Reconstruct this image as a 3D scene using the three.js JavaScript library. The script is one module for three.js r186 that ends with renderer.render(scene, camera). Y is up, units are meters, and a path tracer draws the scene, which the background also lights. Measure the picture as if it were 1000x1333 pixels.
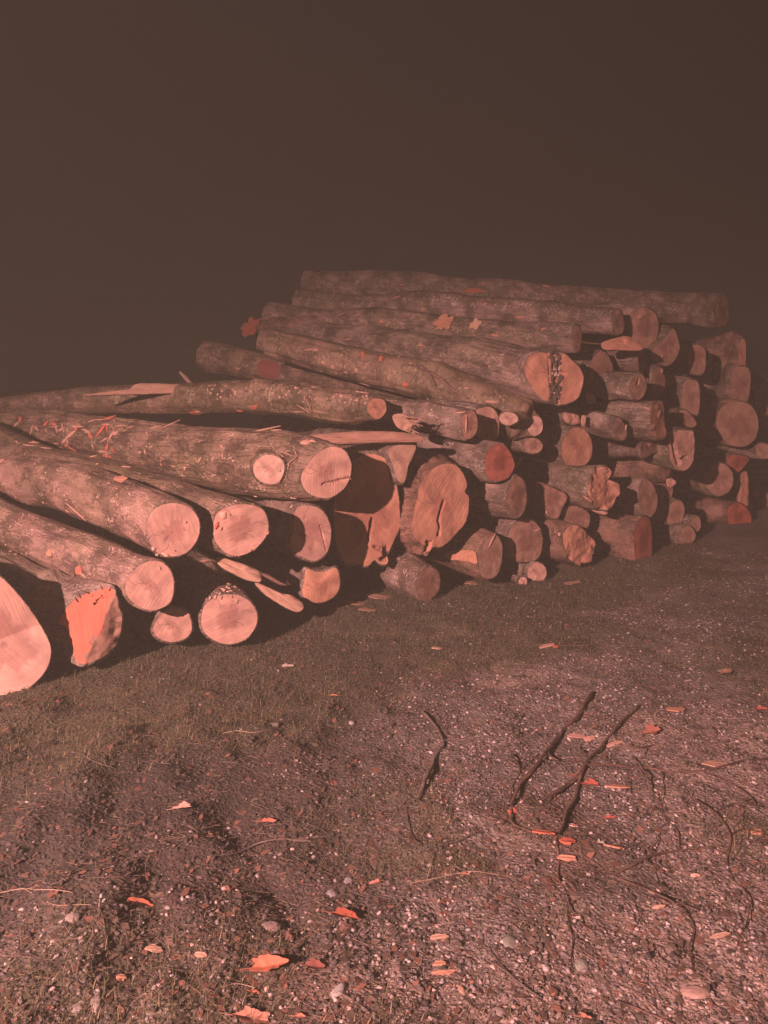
import * as THREE from 'three';
import { mergeGeometries } from 'three/addons/utils/BufferGeometryUtils.js';

// ------------------------------------------------------------------ camera, sky, light, exposure
const W = 1000, H = 1333, FOV = 65, PITCH = -9.8;
const scene = new THREE.Scene();
const camera = new THREE.PerspectiveCamera(FOV, W / H, 0.05, 400);
camera.position.set(0, 1.6, 0);
camera.rotation.x = THREE.MathUtils.degToRad(PITCH);
camera.updateMatrixWorld(true);
const renderer = new THREE.WebGLRenderer({ antialias: true });
renderer.toneMapping = THREE.LinearToneMapping;
renderer.toneMappingExposure = 1.0;
renderer.shadowMap.enabled = true;

// night sky: dark brown haze glowing a little, a bit darker towards the horizon
const SKY = [0.0090, 0.0064, 0.0050];
{
  const w = 64, h = 32, d = new Float32Array(w * h * 4);
  for (let y = 0; y < h; y++) {
    const el = ((y + 0.5) / h - 0.5) * Math.PI;
    const k = 0.4 + 1.5 * THREE.MathUtils.smoothstep(el, 0.0, 0.5);
    for (let x = 0; x < w; x++) {
      const o = (y * w + x) * 4;
      const c = THREE.MathUtils.smoothstep(el, 0.05, 0.6);
      d[o] = SKY[0] * k; d[o + 1] = SKY[1] * k * (1.02 - 0.04 * c); d[o + 2] = SKY[2] * k * (0.98 + 0.06 * c); d[o + 3] = 1;
    }
  }
  const t = new THREE.DataTexture(d, w, h, THREE.RGBAFormat, THREE.FloatType);
  t.mapping = THREE.EquirectangularReflectionMapping; t.magFilter = THREE.LinearFilter; t.needsUpdate = true;
  scene.background = t; scene.environment = t;
}
// the glow of the night itself: a very faint broad moonlight
const moon = new THREE.DirectionalLight(0xffd9c4, 0.05);
moon.position.set(-12, 20, 9); moon.castShadow = true; moon.shadow.radius = 30;
moon.shadow.mapSize.set(2048, 2048);
Object.assign(moon.shadow.camera, { left: -12, right: 12, top: 12, bottom: -12, near: 1, far: 60 });
scene.add(moon);
const LAMP = { pos: new THREE.Vector3(-4.3, 3.5, 3.1), aim: new THREE.Vector3(-0.15, -0.7, -3.5), power: 660, color: [1.0, 0.55, 0.53] };
scene.fog = new THREE.FogExp2(new THREE.Color().setRGB(0.95, 0.97, 0.76), 0.0155);

// ------------------------------------------------------------------ helpers: random, noise
let rs = 12345;
function seed(n) { rs = (n * 2654435761 + 97) >>> 0; }
function rnd() { rs = (rs + 0x6d2b79f5) | 0; let t = Math.imul(rs ^ (rs >>> 15), 1 | rs); t = (t + Math.imul(t ^ (t >>> 7), 61 | t)) ^ t; return ((t ^ (t >>> 14)) >>> 0) / 4294967296; }
const rr = (a, b) => a + (b - a) * rnd();
const { smoothstep, lerp, clamp } = THREE.MathUtils;
function h3(x, y, z) { let n = Math.imul(x, 374761393) ^ Math.imul(y, 668265263) ^ Math.imul(z, 1274126177); n = Math.imul(n ^ (n >>> 13), 1274126177); return ((n ^ (n >>> 16)) >>> 0) / 4294967296; }
const fade = (t) => t * t * t * (t * (t * 6 - 15) + 10);
function vn(x, y, z, px = 0, py = 0) {          // value noise 0..1, tiling by px, py when given
  const X = Math.floor(x), Y = Math.floor(y), Z = Math.floor(z), u = fade(x - X), v = fade(y - Y), w = fade(z - Z);
  const mx = (a) => px ? ((a % px) + px) % px : a, my = (a) => py ? ((a % py) + py) % py : a;
  const x0 = mx(X), x1 = mx(X + 1), y0 = my(Y), y1 = my(Y + 1);
  const q = (zz) => lerp(lerp(h3(x0, y0, zz), h3(x1, y0, zz), u), lerp(h3(x0, y1, zz), h3(x1, y1, zz), u), v);
  return lerp(q(Z), q(Z + 1), w);
}
function v2(x, y, s, px, py) {                    // 2D tiling value noise
  const X = Math.floor(x), Y = Math.floor(y), u = fade(x - X), v = fade(y - Y);
  const mx = (a) => px ? ((a % px) + px) % px : a, my = (a) => py ? ((a % py) + py) % py : a;
  const x0 = mx(X), x1 = mx(X + 1), y0 = my(Y), y1 = my(Y + 1);
  return lerp(lerp(h3(x0, y0, s), h3(x1, y0, s), u), lerp(h3(x0, y1, s), h3(x1, y1, s), u), v);
}
function fbm2(x, y, s, p, oct = 4) { let a = 0.5, f = 1, r = 0, n = 0; for (let i = 0; i < oct; i++) { r += a * v2(x * f, y * f, s + i * 17, p ? p * f : 0, p ? p * f : 0); n += a; a *= 0.5; f *= 2; } return r / n; }
function fbm3(x, y, z, oct = 3) { let a = 0.5, f = 1, r = 0, n = 0; for (let i = 0; i < oct; i++) { r += a * vn(x * f, y * f, z * f + i * 31); n += a; a *= 0.5; f *= 2; } return r / n; }

// ------------------------------------------------------------------ helpers: places
const FL = (H / 2) / Math.tan(THREE.MathUtils.degToRad(FOV / 2));
const EYE = camera.position.clone();
const dirTo = (px, py) => new THREE.Vector3((px - W / 2) / FL, -(py - H / 2) / FL, -1).applyQuaternion(camera.quaternion).normalize();
const P0 = new THREE.Vector3(-0.88, 0, -4.6), U = new THREE.Vector3(0.774, 0, -0.633), V = new THREE.Vector3(-0.633, 0, -0.774);   // front line of the pile, and into it
function onPlane(px, py, point, normal) { const d = dirTo(px, py); return EYE.clone().addScaledVector(d, point.clone().sub(EYE).dot(normal) / d.dot(normal)); }
const front = (px, py, off = 0) => onPlane(px, py, P0.clone().addScaledVector(V, off), V);
const pxSize = (p) => p.clone().sub(EYE).dot(new THREE.Vector3(0, 0, -1).applyQuaternion(camera.quaternion)) / FL;   // metres per photo pixel at p
function height(x, z) {
  const away = Math.hypot(x, z);
  const f = 1 - smoothstep(away, 9, 16);
  let h = (fbm2(x * 0.7 + 5, z * 0.7 + 9, 3, 0, 3) - 0.5) * 0.10 * f;
  const rut = smoothstep(-x * 0.9 - z * 0.10, 0.05, 0.75) * smoothstep(-z, 1.4, 2.0) * (1 - smoothstep(-z, 3.4, 4.2));   // churned soil at the left
  h += rut * ((fbm2(x * 3.4, z * 2.2, 21, 0, 3) - 0.5) * 0.18);
  h += (fbm2(x * 5.5 + 3, z * 5.5, 41, 0, 3) - 0.5) * 0.045 * f;
  h += (fbm2(x * 19, z * 19, 61, 0, 2) - 0.5) * 0.014 * (1 - smoothstep(away, 5, 9));
  return h - 0.01;
}
function onGround(px, py) { const d = dirTo(px, py); let y = 0, p; for (let i = 0; i < 8; i++) { p = EYE.clone().addScaledVector(d, (y - EYE.y) / d.y); y = height(p.x, p.z); } return p; }

// ------------------------------------------------------------------ helpers: names and things
const used = {};
function numbered(n) { used[n] = (used[n] ?? -1) + 1; return used[n] ? n + '_' + String(used[n]).padStart(3, '0') : n; }
function tag(o, label, category, group, kind) { if (label) o.userData.label = label; if (category) o.userData.category = category; if (group) o.userData.group = group; if (kind) o.userData.kind = kind; return o; }
function mesh(name, geo, mat, parent, numberIt = true) { const m = new THREE.Mesh(geo, mat); m.name = parent === scene && numberIt ? numbered(name) : name; m.castShadow = m.receiveShadow = true; parent.add(m); return m; }
function thing(name, pos, label, category, group) { const g = new THREE.Group(); g.name = numbered(name); g.position.copy(pos); scene.add(g); return tag(g, label, category, group); }
function geom(pos, idx, uv, col) {
  const g = new THREE.BufferGeometry();
  g.setAttribute('position', new THREE.Float32BufferAttribute(pos, 3));
  if (uv) g.setAttribute('uv', new THREE.Float32BufferAttribute(uv, 2));
  if (col) g.setAttribute('color', new THREE.Float32BufferAttribute(col, 3));
  g.setIndex(idx); g.computeVertexNormals(); return g;
}

// ------------------------------------------------------------------ textures
const s8 = (v) => Math.round(255 * clamp(v <= 0.0031308 ? v * 12.92 : 1.055 * Math.pow(v, 1 / 2.4) - 0.055, 0, 1));
function tex(n, f, bump) {                       // f(u, v) -> [r, g, b linear, height]
  const c = new Uint8Array(n * n * 4), b = new Uint8Array(n * n * 4);
  for (let y = 0; y < n; y++) for (let x = 0; x < n; x++) {
    const o = (y * n + x) * 4, q = f((x + 0.5) / n, (y + 0.5) / n);
    c[o] = s8(q[0]); c[o + 1] = s8(q[1]); c[o + 2] = s8(q[2]); c[o + 3] = 255;
    b[o] = b[o + 1] = b[o + 2] = Math.round(255 * clamp(q[3], 0, 1)); b[o + 3] = 255;
  }
  const mk = (d, srgb) => { const t = new THREE.DataTexture(d, n, n); t.wrapS = t.wrapT = THREE.RepeatWrapping; t.magFilter = t.minFilter = THREE.LinearFilter; if (srgb) t.colorSpace = THREE.SRGBColorSpace; t.needsUpdate = true; return t; };
  return { map: mk(c, true), bump: mk(b, false) };
}
const mix3 = (a, b, t) => [lerp(a[0], b[0], t), lerp(a[1], b[1], t), lerp(a[2], b[2], t)];
// bark: u runs round the log, v along it; one tile is 0.7 m. Fissures run along the log.
function barkTex(s, rough) {
  return tex(1024, (u, v) => {
    const wob = fbm2(u * 6, v * 6, s, 6, 3);
    const f1 = Math.abs(2 * v2(u * 32 + wob * 2, v * 4 + wob, s + 5, 32, 4) - 1), f2 = Math.abs(2 * v2(u * 60 + wob * 2, v * 12, s + 9, 60, 12) - 1);
    const fis = rough * (1 - smoothstep(f1, 0, 0.30)) * 0.8 + (1 - smoothstep(f2, 0, 0.25)) * 0.30;
    const grain = fbm2(u * 64, v * 40, s + 13, 0, 3), fine = h3(Math.floor(u * 1024), Math.floor(v * 1024), s);
    const big = fbm2(u * 5, v * 5, s + 23, 5, 4);
    let col = mix3([0.118, 0.082, 0.062], [0.275, 0.196, 0.158], smoothstep(big * 0.72 + grain * 0.28, 0.36, 0.62));
    const moss = smoothstep(fbm2(u * 9, v * 7, s + 33, 0, 4), 0.54, 0.66);
    col = mix3(col, [0.145, 0.125, 0.080], moss * 0.4);
    col = mix3(col, [0.075, 0.054, 0.042], clamp(fis, 0, 1) * 0.55);
    const li = smoothstep(v2(u * 110, v * 90, s + 43, 110, 90) * 0.55 + v2(u * 16, v * 14, s + 53, 16, 14) * 0.45, 0.75, 0.80);
    const pa = smoothstep(fbm2(u * 14, v * 10, s + 83, 0, 4) * 0.7 + 0.3 * v2(u * 80, v * 60, s + 87, 80, 60), 0.56, 0.62);
    col = mix3(col, [0.37, 0.285, 0.235], pa * 0.5);
    col = mix3(col, [0.50, 0.41, 0.34], li * 0.8);
    const k = 0.78 + 0.44 * fine * 0.5 + 0.22 * grain;
    return [col[0] * k, col[1] * k, col[2] * k, 0.55 - 0.5 * clamp(fis, 0, 1) + 0.3 * (grain - 0.5) + 0.1 * li + 0.08 * fine];
  });
}
const BARK = [barkTex(100, 0.55), barkTex(200, 1.0), barkTex(300, 0.25)];
// end grain: growth rings round the middle of the tile, a darker irregular heart, saw marks, checks
function endTex(s, heart, rot) {
  return tex(512, (u, v) => {
    const x = u * 2 - 1, y = v * 2 - 1, a = Math.atan2(y, x), r = Math.hypot(x, y);
    const ca = Math.cos(a), sa = Math.sin(a);
    const wob = (vn(ca * 1.6 + 7, sa * 1.6 + 3, s) - 0.5) * 0.22 + (vn(ca * 4 + 7, sa * 4 + 3, s + 3) - 0.5) * 0.06;
    const rw = r * (1 + wob);
    const ring = 0.5 + 0.5 * Math.sin(rw * 95 + 10 * vn(rw * 9, s, 1));
    const hedge = heart * (1 + (vn(ca * 2.4, sa * 2.4, s + 11) - 0.5) * 0.75 + (vn(ca * 7, sa * 7, s + 12) - 0.5) * 0.3);
    const hh = 1 - smoothstep(r, hedge - 0.07, hedge + 0.05);
    let col = mix3([0.56, 0.345, 0.262], [0.505, 0.305, 0.228], ring * 0.4 * smoothstep(r, 0, 0.2));
    col = mix3(col, [0.41, 0.215, 0.168], hh * (0.7 + 0.25 * v2(u * 9, v * 9, s + 2)));
    col = mix3(col, [0.30, 0.17, 0.13], (1 - smoothstep(r, 0.02, 0.075)) * 0.8);
    col = mix3(col, [0.66, 0.46, 0.33], smoothstep(rw, 0.84, 0.92) * 0.35);
    let chk = 0;
    for (let i = 0; i < 3; i++) { const ang = h3(i, s, 5) * 6.283, w = Math.abs(Math.sin((a - ang) / 2 + 0.06 * Math.sin(r * 9 + i))) * r, q = h3(i, s, 6); if (Math.cos(a - ang) > 0) chk = Math.max(chk, (1 - smoothstep(w, 0.001, 0.006)) * smoothstep(r, 0.05 + q * 0.3, 0.2 + q * 0.4) * (1 - smoothstep(r, 0.35 + 0.6 * q, 0.55 + 0.5 * q))); }
    const cr = Math.cos(rot), sr = Math.sin(rot), sx = x * cr + y * sr, sy = -x * sr + y * cr;
    const saw = v2(sx * 3 + 50, (sy + 0.08 * sx * sx) * 46 + 90, s + 60), band = v2(sx * 1.2 + 9, sy * 6 + 40, s + 61), fuzz = h3(Math.floor(u * 512), Math.floor(v * 512), s), blot = fbm2(u * 5, v * 5, s + 71, 0, 4);
    const k = (0.91 + 0.09 * saw) * (0.90 + 0.20 * band) * (0.90 + 0.16 * fuzz) * (0.70 + 0.60 * blot) * (1 - 0.4 * chk);
    return [col[0] * k, col[1] * k * (0.97 + 0.06 * blot), col[2] * k, 0.5 + 0.35 * (saw - 0.5) + 0.2 * (fuzz - 0.5) - 0.5 * chk + 0.06 * ring];
  });
}
const END = [endTex(11, 0.40, 0.3), endTex(23, 0.30, 1.4), endTex(37, 0.5, 2.2), endTex(41, 0.22, 0.9), endTex(59, 0.44, 2.8), endTex(67, 0.35, 1.9)];
// split wood: long fibres along v
const FIBRE = tex(512, (u, v) => {
  const a = v2(u * 70 + 2 * v2(u * 6, v * 3, 4, 6, 3), v * 5, 7, 0, 5), b = v2(u * 24, v * 3, 8, 24, 3), c = fbm2(u * 6, v * 4, 9, 0, 3), f = h3(Math.floor(u * 512), Math.floor(v * 512), 77);
  const k = 0.72 + 0.16 * a + 0.16 * b + 0.3 * c + 0.12 * (f - 0.5);
  return [0.55 * k, 0.335 * k, 0.25 * k, 0.3 + 0.4 * a + 0.3 * b];
});
const barkMats = {};
function barkMat(i, tint) { const k = i + tint; return barkMats[k] ??= new THREE.MeshStandardMaterial({ map: BARK[i].map, bumpMap: BARK[i].bump, bumpScale: 0.011, roughness: 0.7, vertexColors: true, color: new THREE.Color().setRGB(...(TINT[tint])) }); }
const TINT = { plain: [1, 1, 1], pale: [1.14, 1.02, 0.99], moss: [0.84, 0.80, 0.68], red: [0.95, 0.74, 0.68], dark: [0.93, 0.90, 0.89], grey: [0.98, 0.96, 1.02] };  // dark: slightly darker copy, paints some shade into deep-lying logs
const WOOD = { fresh: [0.96, 0.88, 0.88], pale: [1.16, 1.16, 1.16], orange: [0.96, 0.75, 0.64], red: [0.74, 0.36, 0.31], dull: [0.80, 0.72, 0.69], brown: [0.74, 0.66, 0.62], flame: [1.05, 0.44, 0.36], tan: [0.84, 0.82, 0.76] };  // brown also paints shade into sawn ends that sit deep in the pile
const endMats = {};
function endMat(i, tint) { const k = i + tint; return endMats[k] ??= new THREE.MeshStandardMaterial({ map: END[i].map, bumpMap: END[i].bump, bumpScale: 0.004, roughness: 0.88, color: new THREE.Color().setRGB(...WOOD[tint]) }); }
const fibreMats = {};
function fibreMat(tint) { return fibreMats[tint] ??= new THREE.MeshStandardMaterial({ map: FIBRE.map, bumpMap: FIBRE.bump, bumpScale: 0.006, roughness: 0.9, side: THREE.DoubleSide, color: new THREE.Color().setRGB(...WOOD[tint]) }); }

// ------------------------------------------------------------------ logs
function closedCurve(pts, n = 8) {                // closed Catmull-Rom through pixel points
  const out = [], m = pts.length;
  for (let i = 0; i < m; i++) {
    const a = pts[(i + m - 1) % m], b = pts[i], c = pts[(i + 1) % m], d = pts[(i + 2) % m];
    for (let k = 0; k < n; k++) { const t = k / n, t2 = t * t, t3 = t2 * t; out.push([0, 1].map((j) => 0.5 * (2 * b[j] + (c[j] - a[j]) * t + (2 * a[j] - 5 * b[j] + 4 * c[j] - d[j]) * t2 + (3 * b[j] - a[j] - 3 * c[j] + d[j]) * t3))); }
  }
  return out;
}
const UP = new THREE.Vector3(0, 1, 0);
let logSeed = 1;
const solids = [];                                // what leaves and chips can come to lie on
// Builds the bark, the sawn face and the far end of one log. The face stands at its real distance in the pile; the axis runs to the far end.
function wood(o, s, names = { body: 'bark', face: 'end_grain' }) {
  const sd = ++logSeed * 7.31;
  const [cx, cy] = s.c;
  const F = s.F ?? front(cx, cy, s.off ?? 0);
  const toEye = EYE.clone().sub(F).normalize();
  const yawEye = Math.atan2(toEye.x, toEye.z);
  let N;
  if (s.n) N = new THREE.Vector3(Math.sin(s.n[0]) * Math.cos(s.n[1]), Math.sin(s.n[1]), Math.cos(s.n[0]) * Math.cos(s.n[1]));
  else { const yaw = yawEye + Math.acos(Math.min(0.985, s.asp ?? s.a / s.b)); N = new THREE.Vector3(Math.sin(yaw), s.up ?? 0.05, Math.cos(yaw)).normalize(); }
  const e1 = UP.clone().cross(N).normalize(), e2 = N.clone().cross(e1);
  // outline in the face plane
  let px;
  if (s.poly) px = closedCurve(s.poly, 8);
  else { px = []; const rot = (s.rot ?? 0) * Math.PI / 180; for (let i = 0; i < 64; i++) { const t = i / 64 * 6.28318, w = 1 + 0.10 * (vn(Math.cos(t) * 1.3 + 9, Math.sin(t) * 1.3 + 9, sd) - 0.5) * 2; const x = s.a * Math.cos(t) * w, y = s.b * Math.sin(t) * w; px.push([cx + x * Math.cos(rot) - y * Math.sin(rot), cy + x * Math.sin(rot) + y * Math.cos(rot)]); } }
  const fold = s.fold && (() => { const q = onPlane(s.fold.p[0], s.fold.p[1], F, N).sub(F), q2 = onPlane(s.fold.q[0], s.fold.q[1], F, N).sub(F); const d = q2.clone().sub(q), mx = -d.dot(e2), my = d.dot(e1), l = Math.hypot(mx, my); return { x: q.dot(e1), y: q.dot(e2), mx: mx / l, my: my / l, k: s.fold.k }; })();
  const foldAt = (x, y) => fold ? -fold.k * Math.max(0, (x - fold.x) * fold.mx + (y - fold.y) * fold.my) : 0;
  if (cx > 600 && !s.long) px = px.map(([a, b]) => [cx + (a - cx) * 1.1, cy + (b - cy) * 1.1]);
  const flat = px.map(([a, b]) => { let d = 0, x = 0, y = 0; for (let i = 0; i < 6; i++) { const q = onPlane(a, b, F.clone().addScaledVector(N, d), N).sub(F); x = q.dot(e1); y = q.dot(e2); d = foldAt(x, y); } return [x, y]; });
  const NA = s.na ?? 72, ro = [];
  for (let i = 0; i < NA; i++) {
    const t = i / NA * 2 * Math.PI, dx = Math.cos(t), dy = Math.sin(t); let best = 0;
    for (let k = 0; k < flat.length; k++) {
      const [ax, ay] = flat[k], [bx, by] = flat[(k + 1) % flat.length], ex = bx - ax, ey = by - ay, den = dx * ey - dy * ex;
      if (Math.abs(den) < 1e-12) continue;
      const tt = (ax * ey - ay * ex) / den, uu = (ax * dy - ay * dx) / den;
      if (tt > best && uu >= -1e-6 && uu <= 1 + 1e-6) best = tt;
    }
    ro.push(best || 0.01);
  }
  const rmean = ro.reduce((a, b) => a + b) / NA, rv = s.rm ? s.rm * pxSize(F) : (ro[Math.round(NA / 4)] + ro[Math.round(NA * 3 / 4)]) / 2;
  const psi = s.yaw ?? (cx > 600 && !s.long ? 1.12 : null);
  const B = s.B ?? (psi !== null ? onPlane(s.back[0], s.back[1], F, new THREE.Vector3(Math.cos(psi), 0, -Math.sin(psi))) : front(s.back[0], s.back[1], (s.off ?? 0) + (s.deep ?? 3)));
  const rb = s.rb * pxSize(B);
  const M = s.mid ? front(s.mid[0], s.mid[1], (s.off ?? 0) + s.mid[2]) : null;
  const len = F.distanceTo(B), NR = s.nr ?? Math.max(10, Math.min(64, Math.round(len / 0.06)));
  const C = (t) => M ? F.clone().multiplyScalar((1 - t) * (1 - t)).addScaledVector(M, 2 * t * (1 - t)).addScaledVector(B, t * t) : F.clone().lerp(B, t);
  o.position.copy(s.root ?? F); const O = o.getWorldPosition(new THREE.Vector3());
  const groove = (s.grooves ?? []).map((g) => ({ w: g.w, d: g.d, p: g.p.map(([a, b]) => { const q = onPlane(a, b, F, N).sub(F); return [q.dot(e1), q.dot(e2)]; }) }));
  const grooveAt = (x, y) => { let r = 0; for (const g of groove) for (let i = 0; i + 1 < g.p.length; i++) { const [ax, ay] = g.p[i], [bx, by] = g.p[i + 1], ex = bx - ax, ey = by - ay, t = clamp(((x - ax) * ex + (y - ay) * ey) / (ex * ex + ey * ey), 0, 1), d = Math.hypot(x - ax - ex * t, y - ay - ey * t), w = g.w * (0.6 + 0.8 * vn(x * 40, y * 40, sd)); r = Math.min(r, -g.d * (1 - smoothstep(d, w * 0.5, w))); } return r; };
  const rough = s.rough ?? (cx > 600 ? 0.006 : 0.004), rag = s.rag ?? (cx > 600 ? 0.010 : 0.003);
  const faceBump = (x, y, q) => foldAt(x, y) + grooveAt(x, y) + (fbm3(x * 14, y * 14, sd, 3) - 0.5) * rough * 2 + rag * (fbm3(x * 9 + 3, y * 9, sd + 5, 3) - 0.5) * smoothstep(q, 0.35, 1) * 2 + (s.dish ? s.dish * (q * q - 0.5) : 0);
  const put = (arr, v) => arr.push(v.x - O.x, v.y - O.y, v.z - O.z);
  const facePoint = (i, q, extra = 0) => { const t = i / NA * 2 * Math.PI, x = Math.cos(t) * ro[i % NA] * q, y = Math.sin(t) * ro[i % NA] * q; return F.clone().addScaledVector(e1, x).addScaledVector(e2, y).addScaledVector(N, faceBump(x, y, q) + extra); };
  // bark: rim ring, edge ring, then the sweep
  const bark = 1 - clamp(0.013 / rmean, 0.02, 0.12);
  const pos = [], uv = [], col = [], idx = [], row = NA + 1;
  const tint = (p, k = 1) => { const m = fbm3(p.x * 3.1 + 40, p.y * 3.1 + 40, p.z * 3.1 + 40, 3), n = fbm3(p.x * 9 + 40, p.y * 9 + 40, p.z * 9 + 40, 2); const g = smoothstep(m, 0.46, 0.62); const b = (0.55 + 0.9 * n) * k; col.push(b * lerp(1.05, 0.84, g), b * lerp(0.98, 0.84, g), b * lerp(0.97, 0.74, g)); };
  const around = 2 * Math.PI * rmean;
  const rings = [[0, 'rim'], [0, 'edge']];
  for (let j = 1; j <= NR; j++) { const t = j / NR; rings.push([t * lerp(0.55, 1, t), 'body']); }
  let along = 0, prev = F;
  const knots = []; for (let i = 0; i < Math.min(9, 2 + len * 2); i++) knots.push({ a: h3(i, logSeed, 1) * 6.283, l: 0.15 + h3(i, logSeed, 2) * Math.max(0.2, len - 0.3), r: 0.035 + 0.05 * h3(i, logSeed, 3), h: (h3(i, logSeed, 4) - 0.25) * 0.05 });
  const sway = (l, k) => (vn(l * 1.1 + k, sd, k) - 0.5) * 0.10 * smoothstep(l, 0, 0.6) * Math.min(1, len / 1.5);
  rings.forEach(([t, kind], j) => {
    const c = C(t), tan = C(Math.min(1, t + 0.01)).sub(C(Math.max(0, t - 0.01))).normalize(), a1 = UP.clone().cross(tan.clone().negate()).normalize(), a2 = tan.clone().negate().cross(a1).normalize();
    along += c.distanceTo(prev); prev = c.clone(); c.addScaledVector(a1, sway(along, 3)).addScaledVector(a2, sway(along, 8));
    const mixs = smoothstep(along, 0.0, s.blend ?? Math.min(0.5, len * 0.4)), keep = 1 - 0.75 * smoothstep(along, 0, 0.8);
    for (let i = 0; i <= NA; i++) {
      const k = i % NA, th = k / NA * 2 * Math.PI; let p;
      if (kind === 'rim') p = facePoint(i, bark);
      else if (kind === 'edge') { p = facePoint(i, 1, -0.002 + 0.014 * (vn(Math.cos(th) * 11, Math.sin(th) * 11, sd) - 0.5)); }
      else {
        const fo = e1.clone().multiplyScalar(Math.cos(th) * ro[k]).addScaledVector(e2, Math.sin(th) * ro[k]).addScaledVector(N, foldAt(Math.cos(th) * ro[k], Math.sin(th) * ro[k]) * (1 - mixs));
        const rad = lerp(rv, rb, t) * lerp(1, ro[k] / rmean, keep * 0.6);
        const so = a1.clone().multiplyScalar(Math.cos(th) * rad).addScaledVector(a2, Math.sin(th) * rad);
        const off = fo.lerp(so, mixs), dirn = off.clone().normalize(), q = c.clone().add(off);
        const amp = smoothstep(along, 0, 0.12) * rad;
        let lump = (fbm3(q.x * 2.3, q.y * 2.3 + sd, q.z * 2.3, 3) - 0.5) * 0.30 + (fbm3(Math.cos(th) * 3 + sd, Math.sin(th) * 3, along * 1.4, 2) - 0.5) * 0.14 + (vn(Math.cos(th) * 9, Math.sin(th) * 9 + sd, along * 5) - 0.5) * 0.05;
        for (const kn of knots) { let da = Math.abs(th - kn.a); da = Math.min(da, 6.28318 - da) * rad; const dd = (da * da + (along - kn.l) * (along - kn.l)) / (kn.r * kn.r); if (dd < 6) lump += kn.h * Math.exp(-dd) / rad; }
        p = q.addScaledVector(dirn, lump * amp);
      }
      put(pos, p); tint(p, kind === 'rim' ? 0.75 : 1);
      const tw = th * 0 + i / NA * Math.max(1, Math.round(around / 0.7 * 2)) / 2;
      uv.push(tw + sd, along / 0.7 + (kind === 'rim' ? -0.02 : 0) + sd * 0.37);
    }
    if (j) for (let i = 0; i < NA; i++) { const a = (j - 1) * row + i, b = a + 1, c2 = a + row, d = c2 + 1; idx.push(a, c2, b, b, c2, d); }
  });
  const body = mesh(names.body, geom(pos, idx, uv, col), barkMat(s.bark ?? 0, s.tint ?? 'plain'), o);
  // sawn face
  const face = (keepTri, mat, name) => {
    const fp = [], fu = [], fi = []; const RN = s.rn ?? 16, pith = s.pith ? (() => { const q = onPlane(s.pith[0], s.pith[1], F, N).sub(F); return [q.dot(e1), q.dot(e2)]; })() : [0, 0];
    const R = Math.max(...ro) * (s.ringScale ?? 1.02), grid = [];
    for (let r = 0; r <= RN; r++) for (let i = 0; i <= NA; i++) {
      const q = bark * r / RN, th = (i % NA) / NA * 2 * Math.PI, x = Math.cos(th) * ro[i % NA] * q, y = Math.sin(th) * ro[i % NA] * q;
      grid.push([x, y]); put(fp, facePoint(i, q));
      // rings follow the outline: towards the rim the distance from the pith is measured along the outline's own shape
      const w = smoothstep(q, 0, 1), sx = lerp(x - pith[0] * (1 - w), Math.cos(th) * q * R * 0.97, 0.7), sy = lerp(y - pith[1] * (1 - w), Math.sin(th) * q * R * 0.97, 0.7);
      fu.push(0.5 + 0.5 * sx / R, 0.5 + 0.5 * sy / R);
    }
    for (let r = 0; r < RN; r++) for (let i = 0; i < NA; i++) {
      const a = r * row + i, b = a + 1, c = a + row, d = c + 1;
      for (const tr of [[a, c, b], [b, c, d]]) { const mx = (grid[tr[0]][0] + grid[tr[1]][0] + grid[tr[2]][0]) / 3, my = (grid[tr[0]][1] + grid[tr[1]][1] + grid[tr[2]][1]) / 3; if (keepTri(mx, my)) fi.push(...tr); }
    }
    return mesh(name, geom(fp, fi, fu), mat, o);
  };
  const em = endMat(s.end ?? (logSeed % 6), s.wood ?? 'fresh');
  if (fold && s.fold.wood) {
    const jag = s.fold.jag ?? 0, side = (x, y) => (x - fold.x) * fold.mx + (y - fold.y) * fold.my + jag * (fbm3(x * 26, y * 26, sd, 3) - 0.5) > 0;
    face((x, y) => !side(x, y), em, names.face); face(side, s.fold.fibre ? fibreMat(s.fold.wood) : endMat(s.end ?? 0, s.fold.wood), s.fold.name ?? 'split_face');
  } else face(() => true, em, names.face);
  // far end
  { const fp = [], fu = [], fi = [], st = (rings.length - 1) * row; put(fp, B); fu.push(0.5, 0.5);
    for (let i = 0; i <= NA; i++) { fp.push(pos[(st + i) * 3], pos[(st + i) * 3 + 1], pos[(st + i) * 3 + 2]); const t = i / NA * 6.28318; fu.push(0.5 + 0.49 * Math.cos(t), 0.5 + 0.49 * Math.sin(t)); if (i) fi.push(0, i + 1, i); }
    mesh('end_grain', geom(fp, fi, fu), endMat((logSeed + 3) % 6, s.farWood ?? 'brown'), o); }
  return { F, B, N, e1, e2, rmean, body, C };
}
function log(label, s, extra) {
  const o = new THREE.Group(); o.name = numbered('log'); scene.add(o); tag(o, label, 'log');
  const info = wood(o, s); info.o = o; o.updateMatrixWorld(true);
  solids.push(...o.children);
  if (s.stubs) for (const st of s.stubs) {
    const g = new THREE.Group(); g.name = 'branch_stub'; o.add(g);
    const F = front(st.c[0], st.c[1], st.off), B = info.C(st.t);
    wood(g, { ...st, F, B, root: F.clone().sub(o.position), rb: st.rb ?? st.b * 1.15, nr: 12, bark: s.bark, tint: s.tint }, { body: 'stub_bark', face: 'stub_face' });
    g.updateMatrixWorld(true);
  }
  if (extra) extra(o, info);
  return info;
}
const ray = new THREE.Raycaster();
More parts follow.
